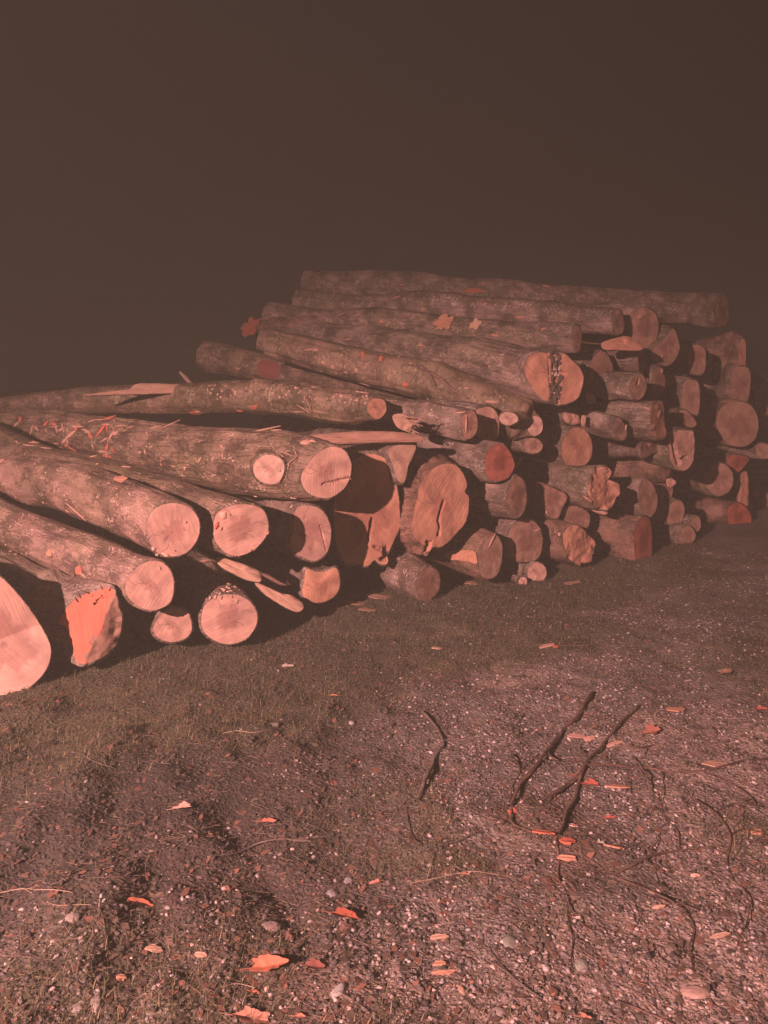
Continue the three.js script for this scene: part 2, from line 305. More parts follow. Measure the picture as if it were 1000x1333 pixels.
function hit(px, py, list = solids) { ray.set(EYE, dirTo(px, py)); const h = ray.intersectObjects(list, false)[0]; if (!h) return null; const n = h.face.normal.clone(); if (n.dot(ray.ray.direction) > 0) n.negate(); return { p: h.point, n, o: h.object }; }
// ---- the logs of the pile; pixels are those of the photograph, off is the depth of the face behind the front line of the pile
const later = [];
// rough crust of bark grown into the crack of a log's end
function crust(o, i, path) {
  seed(501); const gs = [];
  for (let k = 0; k < 70; k++) {
    const t = rnd() * (path.length - 1), a = Math.floor(t), f = t - a, px = lerp(path[a][0], path[a + 1][0], f) + rr(-6, 7), py = lerp(path[a][1], path[a + 1][1], f) + rr(-3, 3);
    const p = onPlane(px, py, i.F, i.N).addScaledVector(i.N, rr(-0.012, 0.006)).sub(o.position);
    const g = new THREE.IcosahedronGeometry(rr(0.006, 0.017), 1); const q = g.attributes.position;
    for (let v = 0; v < q.count; v++) { const s = 0.65 + 0.7 * vn(q.getX(v) * 90 + k * 9, q.getY(v) * 90, q.getZ(v) * 90); q.setXYZ(v, q.getX(v) * s, q.getY(v) * s * 1.3, q.getZ(v) * s); }
    g.rotateZ(rr(-1, 1)); g.translate(p.x, p.y, p.z); g.computeVertexNormals(); gs.push(g);
  }
  mesh('ingrown_bark', mergeGeometries(gs.filter((_, k) => k % 7)), new THREE.MeshStandardMaterial({ color: new THREE.Color().setRGB(0.10, 0.075, 0.06), roughness: 0.95 }), o);
  mesh('pale_crust', mergeGeometries(gs.filter((_, k) => !(k % 7))), new THREE.MeshStandardMaterial({ color: new THREE.Color().setRGB(0.52, 0.40, 0.33), roughness: 0.9 }), o);
}
// an irregular thin piece of wood, bark or leaf with thickness, lying on the surface seen at a pixel: outline in metres about its middle
function flake(len, wid, thick, k, tips = 0.35) {
  const n = 15, top = [], pos = [], uv = [], idx = [];
  for (let i = 0; i < n; i++) { const t = i / n * 6.28318, c = Math.cos(t), s = Math.sin(t), w = 0.8 + 0.4 * vn(c * 1.7 + k, s * 1.7 + k, 3); const j = 0.72 + 0.5 * h3(i, Math.floor(k * 7) , 77); top.push([c * len / 2 * (0.75 + 0.4 * h3(i, Math.floor(k * 7), 78)), Math.sign(s) * Math.pow(Math.abs(s), 1 - tips * 0.5) * wid / 2 * w * j * (1 - tips * Math.abs(c))]); }
  const bend = (x) => 0.25 * thick * Math.cos(x / len * 3);
  for (const z of [1, 0]) for (let i = 0; i <= n; i++) { const [x, y] = i < n ? top[i] : [0, 0]; pos.push(x, y, z * thick + bend(x) - thick); uv.push(y / 0.25 + k, x / 0.25); }
  for (let i = 0; i < n; i++) { const j = (i + 1) % n; idx.push(n, i, j, 2 * n + 1, n + 1 + j, n + 1 + i, i, n + 1 + i, j, j, n + 1 + i, n + 1 + j); }
  return geom(pos, idx, uv).toNonIndexed();
}
function lay(m, p, nrm, ang, lift = 0.002) { const z = nrm, x = new THREE.Vector3(Math.cos(ang), Math.sin(ang), 0); x.addScaledVector(z, -x.dot(z)).normalize(); const y = z.clone().cross(x); m.quaternion.setFromRotationMatrix(new THREE.Matrix4().makeBasis(x, y, z)); m.position.copy(p).addScaledVector(z, lift); }
function notch(o, poly, i) { later.push(() => {
  const pts = closedCurve(poly, 4).map(([a, b], q) => hit(a + (h3(q, 4, 4) - 0.5) * 4, b + (h3(q, 5, 5) - 0.5) * 4, [i.body])).filter(Boolean); if (pts.length < 6) return;
  const c = pts.reduce((s, q) => s.add(q.p), new THREE.Vector3()).divideScalar(pts.length), nn = pts.reduce((s, q) => s.add(q.n), new THREE.Vector3()).normalize();
  const pos = [], uv = [], idx = []; const put = (v) => { pos.push(v.x - o.position.x, v.y - o.position.y, v.z - o.position.z); uv.push(v.x / 0.25, v.y / 0.25); };
  put(c.clone().addScaledVector(nn, 0.014)); for (const q of pts) put(q.p.clone().addScaledVector(nn, 0.012)); for (const q of pts) put(q.p.clone().addScaledVector(nn, -0.01));
  const n = pts.length; for (let k = 0; k < n; k++) { const j = (k + 1) % n; idx.push(0, 1 + k, 1 + j, 1 + k, 1 + n + k, 1 + j, 1 + j, 1 + n + k, 1 + n + j); }
  mesh('split_facet', geom(pos, idx, uv).toNonIndexed(), fibreMat('orange'), o).geometry.computeVertexNormals();
}); }
// a patch of sprayed paint: a thin skin that follows the bark
function paint(o, px, py, a, b) {
  const body = o.children[0], pos = [], idx = []; const R = 5, n = 20; const rows = [];
  for (let r = 0; r <= R; r++) for (let i = 0; i < n; i++) { const t = i / n * 6.28318, w = r / R * (0.8 + 0.4 * vn(Math.cos(t) * 2 + 5, Math.sin(t) * 2, 8)); const h = hit(px + Math.cos(t) * a * w, py + Math.sin(t) * b * w, [body]); if (!h) return; const p = h.p.addScaledVector(h.n, 0.004).sub(o.position); pos.push(p.x, p.y, p.z); }
  for (let r = 0; r < R; r++) for (let i = 0; i < n; i++) { const j = (i + 1) % n, q = r * n; idx.push(q + i, q + n + i, q + j, q + j, q + n + i, q + n + j); }
  mesh('paint_mark', geom(pos, idx), new THREE.MeshStandardMaterial({ color: new THREE.Color().setRGB(0.22, 0.06, 0.05), roughness: 0.8, side: THREE.DoubleSide }), o);
}
// front left
log('huge pale log end cut off by the left edge of the photo', { c: [4, 835], poly: [[-4, 744], [20, 766], [45, 798], [61, 824], [69, 844], [66, 866], [53, 886], [32, 902], [6, 908], [-34, 906], [-66, 876], [-74, 826], [-58, 775], [-30, 744]], pith: [8, 853], off: 0.05, n: [0.36, 0.03], back: [-330, 690], deep: 1.9, rb: 44, end: 2, wood: 'pale', rn: 28, na: 110, fold: { p: [0, 832], q: [65, 808], k: -0.16, wood: 'fresh', name: 'undercut_face' }, bark: 0 });
log('log with flame orange split end between the huge end and the pile', { c: [118, 815], poly: [[73, 806], [98, 778], [126, 766], [148, 762], [158, 788], [163, 806], [158, 835], [140, 857], [109, 868], [97, 862], [90, 838], [84, 818]], off: -0.02, n: [0.66, 0.0], back: [-190, 655], deep: 2.2, rb: 25, end: 4, wood: 'brown', bark: 0, rn: 40, na: 150, rough: 0.012, rag: 0.03, fold: { p: [109, 868], q: [150, 775], k: 0.95, jag: 0.09, wood: 'flame', name: 'split_face', fibre: true } });
log('medium log with round pink end below the thick smooth log', { c: [196, 762], poly: [[160, 770], [163, 752], [178, 735], [197, 727], [215, 731], [227, 748], [229, 770], [222, 788], [203, 797], [186, 795], [172, 787], [165, 780]], pith: [196, 764], off: -0.06, n: [0.34, 0.04], back: [-210, 590], deep: 2.6, rb: 19, end: 3, bark: 2, tint: 'pale' });
log('thick smooth log whose round pink end is foremost on the left stack', { c: [225, 690], poly: [[188, 690], [193, 668], [208, 655], [228, 652], [248, 658], [261, 674], [262, 696], [251, 716], [234, 726], [214, 726], [197, 716]], pith: [222, 700], off: -0.02, n: [0.33, 0.04], back: [-200, 606], deep: 3.0, rb: 24, mid: [66, 590, 1.2], end: 5, bark: 2, tint: 'pale' });
log('log with a clear dark heart, right of the thick smooth log', { c: [313, 690], poly: [[275, 692], [279, 668], [298, 656], [325, 654], [345, 662], [352, 680], [349, 698], [334, 716], [312, 726], [294, 723], [279, 708]], pith: [309, 690], off: -0.08, n: [0.30, 0.04], back: [-90, 548], deep: 3.0, rb: 23, end: 0, bark: 0, tint: 'moss' });
log('very thick scarred log with a pale sawn branch stub beside its end', { c: [425, 613], poly: [[389, 624], [397, 606], [413, 588], [432, 579], [448, 583], [458, 597], [460, 612], [455, 630], [445, 642], [428, 651], [410, 649], [396, 641]], off: -0.06, n: [0.34, 0.05], back: [-40, 545], deep: 3.2, rb: 20, rm: 45, blend: 0.3, end: 1, wood: 'fresh', bark: 1, tint: 'moss', na: 96, rn: 20, grooves: [{ w: 0.008, d: 0.02, p: [[420, 630], [440, 626], [456, 622]] }],
  stubs: [{ c: [350, 611], a: 23, b: 22, rot: 15, off: 0.11, t: 0.13, n: [0.12, 0.0], end: 3, wood: 'pale', ringScale: 1.1 }] });
log('slender tapering log on top of the left stack, small pink end', { c: [491, 532], a: 14, b: 16, off: 0.32, n: [0.42, 0.0], back: [-8, 538], deep: 3.0, rb: 15, rm: 25, blend: 0.2, mid: [240, 512, 1.5], end: 3, wood: 'orange', bark: 0, tint: 'moss' });
log('small half shaded log end under the medium round end', { c: [225, 815], a: 29, b: 24, rot: -14, off: 0.05, n: [0.3, 0.02], back: [120, 762], deep: 2.4, rb: 17, end: 3, wood: 'fresh', bark: 0 });
log('ground level log with clear round heart and speckled bark', { c: [298, 805], poly: [[259, 806], [264, 787], [279, 775], [299, 771], [320, 776], [334, 790], [338, 808], [330, 826], [314, 838], [293, 841], [274, 834], [262, 822]], pith: [299, 803], off: -0.05, n: [0.26, 0.05], back: [215, 708], deep: 1.9, rb: 22, rm: 34, end: 0, bark: 1 });
log('log with oval cracked end left of the ragged hollow log', { c: [404, 694], poly: [[380, 690], [381, 670], [386, 658], [398, 655], [414, 658], [426, 669], [433, 690], [431, 712], [424, 725], [411, 733], [398, 730], [381, 721], [376, 706]], off: 0.02, n: [0.40, 0.02], back: [270, 628], deep: 2.6, rb: 27, end: 4, bark: 0, na: 96, rn: 24, grooves: [{ w: 0.004, d: 0.008, p: [[417, 684], [421, 702], [425, 716]] }, { w: 0.004, d: 0.008, p: [[392, 658], [398, 676]] }] });
log('short log with scooped orange end on the ground beside two slabs', { c: [418, 764], poly: [[397, 739], [410, 742], [425, 742], [440, 737], [445, 754], [443, 770], [431, 782], [414, 787], [397, 783], [391, 771], [394, 755]], off: 0.10, n: [0.33, 0.02], back: [300, 690], deep: 2.2, rb: 22, end: 1, wood: 'orange', bark: 0, dish: -0.02 });
log('large ragged log with a dark hollow, half in shadow, left of the biggest end', { c: [478, 668], poly: [[441, 622], [455, 600], [478, 588], [502, 594], [514, 618], [521, 650], [522, 682], [515, 704], [507, 722], [506, 736], [495, 737], [488, 731], [478, 740], [463, 736], [450, 738], [438, 712], [432, 664]], off: 0.20, n: [0.32, 0.02], back: [330, 610], deep: 2.8, rb: 38, end: 2, wood: 'orange', bark: 0, na: 120, rn: 34, rag: 0.02, rough: 0.006, grooves: [{ w: 0.013, d: 0.07, p: [[484, 676], [482, 692], [478, 705]] }, { w: 0.02, d: 0.07, p: [[501, 716], [505, 722], [500, 728]] }, { w: 0.01, d: 0.03, p: [[488, 712], [498, 716]] }] });
log('log with a pale wedge shaped end just right of the cracked pink end', { c: [523, 601], poly: [[504, 582], [520, 576], [543, 577], [540, 592], [533, 606], [530, 622], [525, 632], [516, 627], [510, 606], [505, 594]], off: 0.06, n: [0.30, 0.05], back: [360, 566], deep: 2.8, rb: 25, rm: 24, end: 3, wood: 'tan', bark: 1, rag: 0.012 });
log('biggest log, oval orange end with a dark upright split at its heart', { c: [574, 657], poly: [[556, 614], [566, 606], [581, 601], [595, 604], [605, 616], [609, 630], [606, 640], [612, 648], [610, 670], [604, 685], [590, 702], [575, 714], [562, 715], [555, 724], [549, 712], [538, 702], [533, 685], [537, 668], [542, 648], [545, 630]], pith: [572, 670], off: -0.04, n: [0.50, 0.06], back: [390, 606], deep: 3.0, rb: 40, rm: 62, blend: 0.35, end: 3, wood: 'orange', ringScale: 1.3, bark: 1, tint: 'red', na: 140, rn: 44, rough: 0.005, rag: 0.010, grooves: [{ w: 0.013, d: 0.05, p: [[577, 653], [574, 664], [571, 676]] }, { w: 0.009, d: 0.04, p: [[571, 676], [573, 686], [571, 697]] }, { w: 0.02, d: 0.05, p: [[557, 708], [554, 720]] }] });
log('short bare log sloping down to the ground under the biggest end', { c: [557, 761], a: 16.5, b: 25, rot: 12, off: -0.05, back: [420, 690], deep: 1.7, rb: 25, rm: 29, end: 4, wood: 'dull', bark: 2, tint: 'plain' });
// front middle
log('squat log with a bright notch cut in its bark, on the ground', { c: [639, 724], poly: [[626, 712], [634, 702], [646, 697], [654, 711], [653, 734], [645, 750], [630, 752], [623, 738], [622, 722]], off: -0.08, n: [0.55, 0.0], back: [490, 690], deep: 2.2, rb: 24, rm: 28, end: 4, wood: 'tan', bark: 2, tint: 'red', rag: 0.012 },
  (o, i) => notch(o, [[579, 719], [600, 717], [621, 718], [622, 733], [603, 731], [581, 727]], i));
log('grey barked log with oval dull red end beside the notched log', { c: [685, 706], a: 22, b: 27, off: 0.0, n: [0.56, 0.02], back: [520, 676], deep: 2.6, rb: 22, end: 0, wood: 'dull', bark: 2, tint: 'grey' });
log('thin log with bright round end lying low on the grass', { c: [699, 746], a: 13.5, b: 13.5, off: -0.05, n: [0.0, 0.08], back: [650, 733], deep: 0.7, rb: 11, end: 3, wood: 'fresh', bark: 0 });
log('tiny pale offcut log tucked left of the thin bright round end', { c: [681, 757], a: 6, b: 5.5, off: -0.06, n: [0.05, 0.0], back: [664, 750], deep: 0.4, rb: 4.5, end: 3, wood: 'pale', bark: 0 });
log('log with vivid red end above the dark banded log', { c: [651, 601], poly: [[634, 590], [645, 579], [657, 580], [665, 592], [669, 607], [662, 621], [648, 626], [636, 622], [632, 606]], off: -0.06, n: [0.52, 0.04], back: [430, 575], deep: 2.8, rb: 19, end: 0, wood: 'red', bark: 2, tint: 'plain' });
log('dark log with banded bark under the vivid red end', { c: [673, 647], a: 12.5, b: 25, off: -0.08, n: [0.74, 0.0], back: [470, 630], deep: 2.8, rb: 21, end: 4, wood: 'brown', bark: 0, tint: 'dark' });
log('log end with a shadowed face right behind the upright cracked end', { c: [634, 556], poly: [[620, 536], [628, 531], [639, 530], [648, 540], [650, 555], [647, 570], [640, 581], [628, 578], [619, 560]], off: 0.16, n: [0.45, 0.04], back: [470, 535], deep: 2.6, rb: 18, end: 1, wood: 'fresh', bark: 0 });
log('small log with upright bright crack beside the splintered slab', { c: [611, 554], poly: [[603, 538], [610, 535], [619, 537], [622, 553], [619, 566], [610, 572], [604, 570], [601, 553]], off: 0.0, n: [0.55, 0.0], back: [468, 530], deep: 2.0, rb: 15, rm: 18, end: 0, wood: 'dull', bark: 2, tint: 'plain' });
log('long mossy log with small pale round end under the dark cracked end', { c: [697, 554], poly: [[685, 556], [687, 546], [695, 540], [704, 543], [708, 553], [705, 564], [696, 569], [688, 565]], off: 0.1, n: [0.28, 0.02], back: [352, 442], deep: 2.2, rb: 20, rm: 28, blend: 0.12, end: 3, wood: 'pale', bark: 1, tint: 'moss', mid: [590, 500, 0.5], long: true,
  stubs: [{ c: [662, 545], a: 12, b: 9, rot: 8, off: 0.06, t: 0.06, n: [0.2, 0.1], end: 3, wood: 'pale' }] });
log('little dark log end just below the small pale round end', { c: [694, 580], a: 12, b: 11, off: 0.14, n: [0.3, 0], back: [610, 558], deep: 2, rb: 11, end: 0, wood: 'dull', bark: 0, tint: 'dark' });
log('great log with orange end crossed by a dark crusted upright crack', { c: [722, 490], poly: [[681, 474], [688, 462], [700, 457], [718, 459], [735, 459], [746, 468], [757, 479], [762, 492], [758, 510], [752, 521], [736, 528], [719, 526], [701, 518], [690, 503], [682, 488]], pith: [727, 490], off: 0.02, n: [0.24, 0.06], back: [345, 428], deep: 3.4, rb: 20, rm: 36, blend: 0.25, end: 3, wood: 'orange', ringScale: 1.4, bark: 0, tint: 'plain', na: 120, rn: 40, long: true, grooves: [{ w: 0.04, d: 0.03, p: [[722, 458], [725, 474], [724, 492], [723, 508], [721, 526]] }, { w: 0.03, d: 0.03, p: [[726, 484], [735, 487]] }, { w: 0.006, d: 0.012, p: [[714, 460], [715, 490], [718, 520]] }] },
  (o, i) => crust(o, i, [[720, 456], [724, 470], [725, 486], [723, 500], [721, 512], [722, 524]]));
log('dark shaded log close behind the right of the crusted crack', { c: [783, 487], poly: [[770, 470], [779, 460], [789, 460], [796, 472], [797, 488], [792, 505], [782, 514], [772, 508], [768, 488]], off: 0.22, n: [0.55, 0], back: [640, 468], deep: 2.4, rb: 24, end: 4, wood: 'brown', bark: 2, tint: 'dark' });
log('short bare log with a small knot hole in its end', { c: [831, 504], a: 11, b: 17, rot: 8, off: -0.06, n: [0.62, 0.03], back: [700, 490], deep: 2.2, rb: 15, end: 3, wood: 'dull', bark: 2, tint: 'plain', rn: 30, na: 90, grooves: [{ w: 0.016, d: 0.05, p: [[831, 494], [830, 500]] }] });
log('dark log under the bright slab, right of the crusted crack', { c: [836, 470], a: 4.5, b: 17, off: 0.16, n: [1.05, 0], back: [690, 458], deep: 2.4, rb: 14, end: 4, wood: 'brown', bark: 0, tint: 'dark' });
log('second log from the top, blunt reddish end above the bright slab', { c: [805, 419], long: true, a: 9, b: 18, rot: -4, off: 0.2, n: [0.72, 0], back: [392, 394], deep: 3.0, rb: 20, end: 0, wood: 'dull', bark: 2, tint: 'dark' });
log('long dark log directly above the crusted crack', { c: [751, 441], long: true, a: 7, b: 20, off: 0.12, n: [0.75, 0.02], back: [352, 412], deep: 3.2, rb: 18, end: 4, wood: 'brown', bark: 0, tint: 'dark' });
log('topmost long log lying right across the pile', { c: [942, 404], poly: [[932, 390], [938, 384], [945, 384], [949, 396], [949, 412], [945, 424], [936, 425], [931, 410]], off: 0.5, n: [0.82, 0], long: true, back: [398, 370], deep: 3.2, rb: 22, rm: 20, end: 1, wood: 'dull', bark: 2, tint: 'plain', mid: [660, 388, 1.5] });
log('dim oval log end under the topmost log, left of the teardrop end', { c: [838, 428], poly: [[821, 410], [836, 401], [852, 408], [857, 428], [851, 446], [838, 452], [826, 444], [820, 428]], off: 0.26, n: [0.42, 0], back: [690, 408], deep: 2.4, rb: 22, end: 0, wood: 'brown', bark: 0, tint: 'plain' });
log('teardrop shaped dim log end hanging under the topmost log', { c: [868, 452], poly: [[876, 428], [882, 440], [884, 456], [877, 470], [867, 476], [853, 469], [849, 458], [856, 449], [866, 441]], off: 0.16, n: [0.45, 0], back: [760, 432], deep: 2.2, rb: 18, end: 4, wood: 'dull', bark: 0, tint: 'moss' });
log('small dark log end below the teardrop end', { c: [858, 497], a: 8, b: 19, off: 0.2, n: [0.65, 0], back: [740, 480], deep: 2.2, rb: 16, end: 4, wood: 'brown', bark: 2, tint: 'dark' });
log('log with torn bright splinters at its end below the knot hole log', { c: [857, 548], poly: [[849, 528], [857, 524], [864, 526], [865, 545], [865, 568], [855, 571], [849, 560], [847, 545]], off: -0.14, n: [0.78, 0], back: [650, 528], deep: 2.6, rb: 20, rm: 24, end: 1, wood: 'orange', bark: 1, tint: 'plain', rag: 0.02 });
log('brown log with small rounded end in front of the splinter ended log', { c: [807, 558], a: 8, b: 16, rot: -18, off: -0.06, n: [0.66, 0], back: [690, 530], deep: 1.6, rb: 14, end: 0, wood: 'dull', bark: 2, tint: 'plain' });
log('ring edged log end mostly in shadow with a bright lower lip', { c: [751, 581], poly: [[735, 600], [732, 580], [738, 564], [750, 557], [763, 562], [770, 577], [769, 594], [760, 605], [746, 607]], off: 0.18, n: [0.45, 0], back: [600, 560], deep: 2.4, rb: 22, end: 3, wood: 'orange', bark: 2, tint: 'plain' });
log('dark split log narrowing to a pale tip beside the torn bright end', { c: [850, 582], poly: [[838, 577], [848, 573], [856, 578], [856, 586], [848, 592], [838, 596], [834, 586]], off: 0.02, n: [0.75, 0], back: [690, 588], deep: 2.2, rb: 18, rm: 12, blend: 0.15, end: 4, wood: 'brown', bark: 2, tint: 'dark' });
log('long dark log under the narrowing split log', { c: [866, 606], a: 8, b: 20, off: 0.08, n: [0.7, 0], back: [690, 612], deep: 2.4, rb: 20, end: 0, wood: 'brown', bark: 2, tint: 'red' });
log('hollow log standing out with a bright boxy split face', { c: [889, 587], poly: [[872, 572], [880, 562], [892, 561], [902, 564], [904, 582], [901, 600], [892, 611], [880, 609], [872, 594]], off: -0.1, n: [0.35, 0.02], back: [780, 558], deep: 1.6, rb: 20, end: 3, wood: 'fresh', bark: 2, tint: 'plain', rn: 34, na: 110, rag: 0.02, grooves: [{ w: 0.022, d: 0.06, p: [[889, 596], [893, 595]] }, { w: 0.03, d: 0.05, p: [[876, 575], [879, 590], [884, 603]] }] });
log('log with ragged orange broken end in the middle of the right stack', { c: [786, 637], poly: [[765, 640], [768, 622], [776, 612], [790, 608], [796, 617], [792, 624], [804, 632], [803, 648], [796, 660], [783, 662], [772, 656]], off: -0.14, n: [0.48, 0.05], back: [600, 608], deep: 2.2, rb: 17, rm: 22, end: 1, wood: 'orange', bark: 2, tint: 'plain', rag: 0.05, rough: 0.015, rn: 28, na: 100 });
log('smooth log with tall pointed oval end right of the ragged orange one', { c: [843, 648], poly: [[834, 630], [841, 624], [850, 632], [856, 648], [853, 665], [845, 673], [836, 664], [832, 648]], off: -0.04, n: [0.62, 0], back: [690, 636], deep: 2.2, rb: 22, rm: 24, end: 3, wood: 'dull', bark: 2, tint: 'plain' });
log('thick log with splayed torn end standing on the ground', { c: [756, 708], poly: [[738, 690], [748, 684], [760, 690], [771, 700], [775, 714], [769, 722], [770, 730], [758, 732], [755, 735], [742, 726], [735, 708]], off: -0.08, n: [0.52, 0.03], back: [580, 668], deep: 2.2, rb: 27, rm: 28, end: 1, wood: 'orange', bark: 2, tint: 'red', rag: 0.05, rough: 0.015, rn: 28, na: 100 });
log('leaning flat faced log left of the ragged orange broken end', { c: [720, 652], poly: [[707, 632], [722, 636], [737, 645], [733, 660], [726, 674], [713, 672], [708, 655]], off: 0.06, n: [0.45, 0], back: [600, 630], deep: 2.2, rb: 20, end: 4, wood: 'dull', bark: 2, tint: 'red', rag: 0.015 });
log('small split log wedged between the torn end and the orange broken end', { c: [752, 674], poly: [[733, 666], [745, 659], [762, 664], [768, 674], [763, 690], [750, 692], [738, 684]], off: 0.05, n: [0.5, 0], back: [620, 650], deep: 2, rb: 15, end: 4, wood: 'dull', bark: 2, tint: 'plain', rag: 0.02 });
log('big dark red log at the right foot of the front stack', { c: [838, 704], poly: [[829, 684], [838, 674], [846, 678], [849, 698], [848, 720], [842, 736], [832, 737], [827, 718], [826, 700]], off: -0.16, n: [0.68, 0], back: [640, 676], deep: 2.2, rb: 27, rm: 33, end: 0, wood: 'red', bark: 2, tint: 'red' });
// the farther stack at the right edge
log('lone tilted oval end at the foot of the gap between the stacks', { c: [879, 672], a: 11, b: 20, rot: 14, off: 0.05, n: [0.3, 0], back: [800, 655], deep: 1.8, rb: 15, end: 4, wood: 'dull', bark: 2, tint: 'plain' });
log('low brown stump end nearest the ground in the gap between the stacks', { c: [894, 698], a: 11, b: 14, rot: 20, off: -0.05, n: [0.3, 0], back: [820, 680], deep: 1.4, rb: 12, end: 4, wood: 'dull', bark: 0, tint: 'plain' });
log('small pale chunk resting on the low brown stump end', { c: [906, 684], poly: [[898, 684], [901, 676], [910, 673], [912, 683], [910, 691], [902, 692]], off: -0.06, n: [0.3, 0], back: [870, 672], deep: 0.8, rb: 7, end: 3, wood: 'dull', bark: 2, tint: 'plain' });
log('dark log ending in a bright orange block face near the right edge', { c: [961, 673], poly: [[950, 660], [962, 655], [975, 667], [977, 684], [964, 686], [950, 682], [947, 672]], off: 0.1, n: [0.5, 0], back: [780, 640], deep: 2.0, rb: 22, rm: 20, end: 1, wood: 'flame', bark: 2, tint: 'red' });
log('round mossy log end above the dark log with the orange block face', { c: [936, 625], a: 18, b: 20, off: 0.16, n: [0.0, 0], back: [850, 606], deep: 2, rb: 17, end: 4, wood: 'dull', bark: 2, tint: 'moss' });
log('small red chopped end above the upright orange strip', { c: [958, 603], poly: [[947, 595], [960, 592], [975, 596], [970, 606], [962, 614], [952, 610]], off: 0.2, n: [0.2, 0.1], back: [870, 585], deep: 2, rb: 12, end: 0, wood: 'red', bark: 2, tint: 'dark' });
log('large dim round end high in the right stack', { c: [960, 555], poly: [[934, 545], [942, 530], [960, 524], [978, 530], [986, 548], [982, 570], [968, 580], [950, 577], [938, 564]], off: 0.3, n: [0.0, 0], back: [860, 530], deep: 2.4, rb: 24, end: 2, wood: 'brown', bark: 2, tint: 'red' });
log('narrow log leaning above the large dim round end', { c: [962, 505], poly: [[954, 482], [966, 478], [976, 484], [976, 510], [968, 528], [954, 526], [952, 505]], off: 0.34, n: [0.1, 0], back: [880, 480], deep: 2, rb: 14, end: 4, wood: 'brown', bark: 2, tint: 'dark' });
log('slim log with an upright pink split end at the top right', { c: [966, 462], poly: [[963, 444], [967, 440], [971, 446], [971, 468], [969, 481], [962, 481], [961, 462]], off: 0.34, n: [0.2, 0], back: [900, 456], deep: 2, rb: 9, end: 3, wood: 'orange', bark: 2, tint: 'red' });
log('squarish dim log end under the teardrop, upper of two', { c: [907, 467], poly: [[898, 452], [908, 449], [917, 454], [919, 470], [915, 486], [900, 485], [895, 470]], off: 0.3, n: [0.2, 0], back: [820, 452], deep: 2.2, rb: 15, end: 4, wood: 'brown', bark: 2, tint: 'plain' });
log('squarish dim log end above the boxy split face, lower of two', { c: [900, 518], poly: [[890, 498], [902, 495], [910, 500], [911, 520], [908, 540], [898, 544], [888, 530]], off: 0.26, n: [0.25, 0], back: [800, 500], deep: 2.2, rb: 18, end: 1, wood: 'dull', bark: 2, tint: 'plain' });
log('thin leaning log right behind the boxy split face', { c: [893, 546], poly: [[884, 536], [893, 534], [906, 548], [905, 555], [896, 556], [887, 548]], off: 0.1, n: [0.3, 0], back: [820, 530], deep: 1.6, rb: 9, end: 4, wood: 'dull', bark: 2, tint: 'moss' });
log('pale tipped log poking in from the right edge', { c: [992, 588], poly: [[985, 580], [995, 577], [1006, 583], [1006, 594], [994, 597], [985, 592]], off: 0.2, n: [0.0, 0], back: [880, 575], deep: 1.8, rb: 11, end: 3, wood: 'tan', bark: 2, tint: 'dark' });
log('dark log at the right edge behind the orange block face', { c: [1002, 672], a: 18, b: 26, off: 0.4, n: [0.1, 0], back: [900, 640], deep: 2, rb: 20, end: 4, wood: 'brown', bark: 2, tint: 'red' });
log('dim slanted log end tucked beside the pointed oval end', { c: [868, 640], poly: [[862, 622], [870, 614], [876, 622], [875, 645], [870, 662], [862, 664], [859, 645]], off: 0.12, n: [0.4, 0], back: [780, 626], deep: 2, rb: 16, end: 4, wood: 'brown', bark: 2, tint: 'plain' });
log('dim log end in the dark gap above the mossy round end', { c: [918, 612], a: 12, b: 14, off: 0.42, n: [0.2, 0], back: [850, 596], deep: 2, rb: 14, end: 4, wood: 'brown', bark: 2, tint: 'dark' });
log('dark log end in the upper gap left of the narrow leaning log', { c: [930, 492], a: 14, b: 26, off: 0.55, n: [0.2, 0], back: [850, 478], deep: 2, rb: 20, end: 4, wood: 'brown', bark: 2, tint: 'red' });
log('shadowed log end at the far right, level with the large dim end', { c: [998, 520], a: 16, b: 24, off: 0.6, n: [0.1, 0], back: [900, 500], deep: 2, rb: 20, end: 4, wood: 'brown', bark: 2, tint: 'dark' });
// the back of the pile, seen over the left stack
log('mossy log on the back left with a dull red paint patch', { c: [600, 512], a: 14, b: 18, off: 0.9, n: [0.5, 0], back: [268, 470], deep: 2.6, rb: 19, end: 4, wood: 'brown', bark: 1, tint: 'moss', farWood: 'dull' }, (o) => { later.push(() => paint(o, 350, 481, 15, 12)); });
log('short log with a broken red tip at the upper left of the pile', { c: [420, 424], a: 12, b: 16, off: 2.6, n: [0.5, 0], back: [322, 424], deep: 0.9, rb: 8, end: 4, wood: 'brown', bark: 2, tint: 'red', farWood: 'red' });
log('stubby cross log lying over the back left log', { c: [520, 502], a: 14, b: 12, off: 1.4, n: [0.5, 0], back: [340, 444], deep: 1.0, rb: 15, end: 4, wood: 'brown', bark: 1, tint: 'moss', farWood: 'dull' });
log('added filler log deep in the gap behind the small bright round ends', { c: [700, 610], a: 20, b: 26, off: 0.8, n: [0.5, 0], back: [560, 585], deep: 2, rb: 24, end: 4, wood: 'brown', bark: 0, tint: 'dark' });  // this and the next two: unseen logs added to keep the gaps dark
log('added filler log deep in the shade behind the scooped orange end', { c: [368, 735], a: 30, b: 30, off: 0.75, n: [0.4, 0], back: [250, 680], deep: 2, rb: 26, end: 4, wood: 'brown', bark: 0, tint: 'dark' });
log('added filler log deep in the shade behind the two flat slabs', { c: [270, 750], a: 26, b: 26, off: 0.6, n: [0.4, 0], back: [150, 690], deep: 2, rb: 24, end: 4, wood: 'brown', bark: 0, tint: 'dark' });
for (const f of later) f();
scene.updateMatrixWorld(true);
const offAt = (px, py) => { const h = hit(px, py); return h ? h.p.clone().sub(P0).dot(V) : 1.5; };
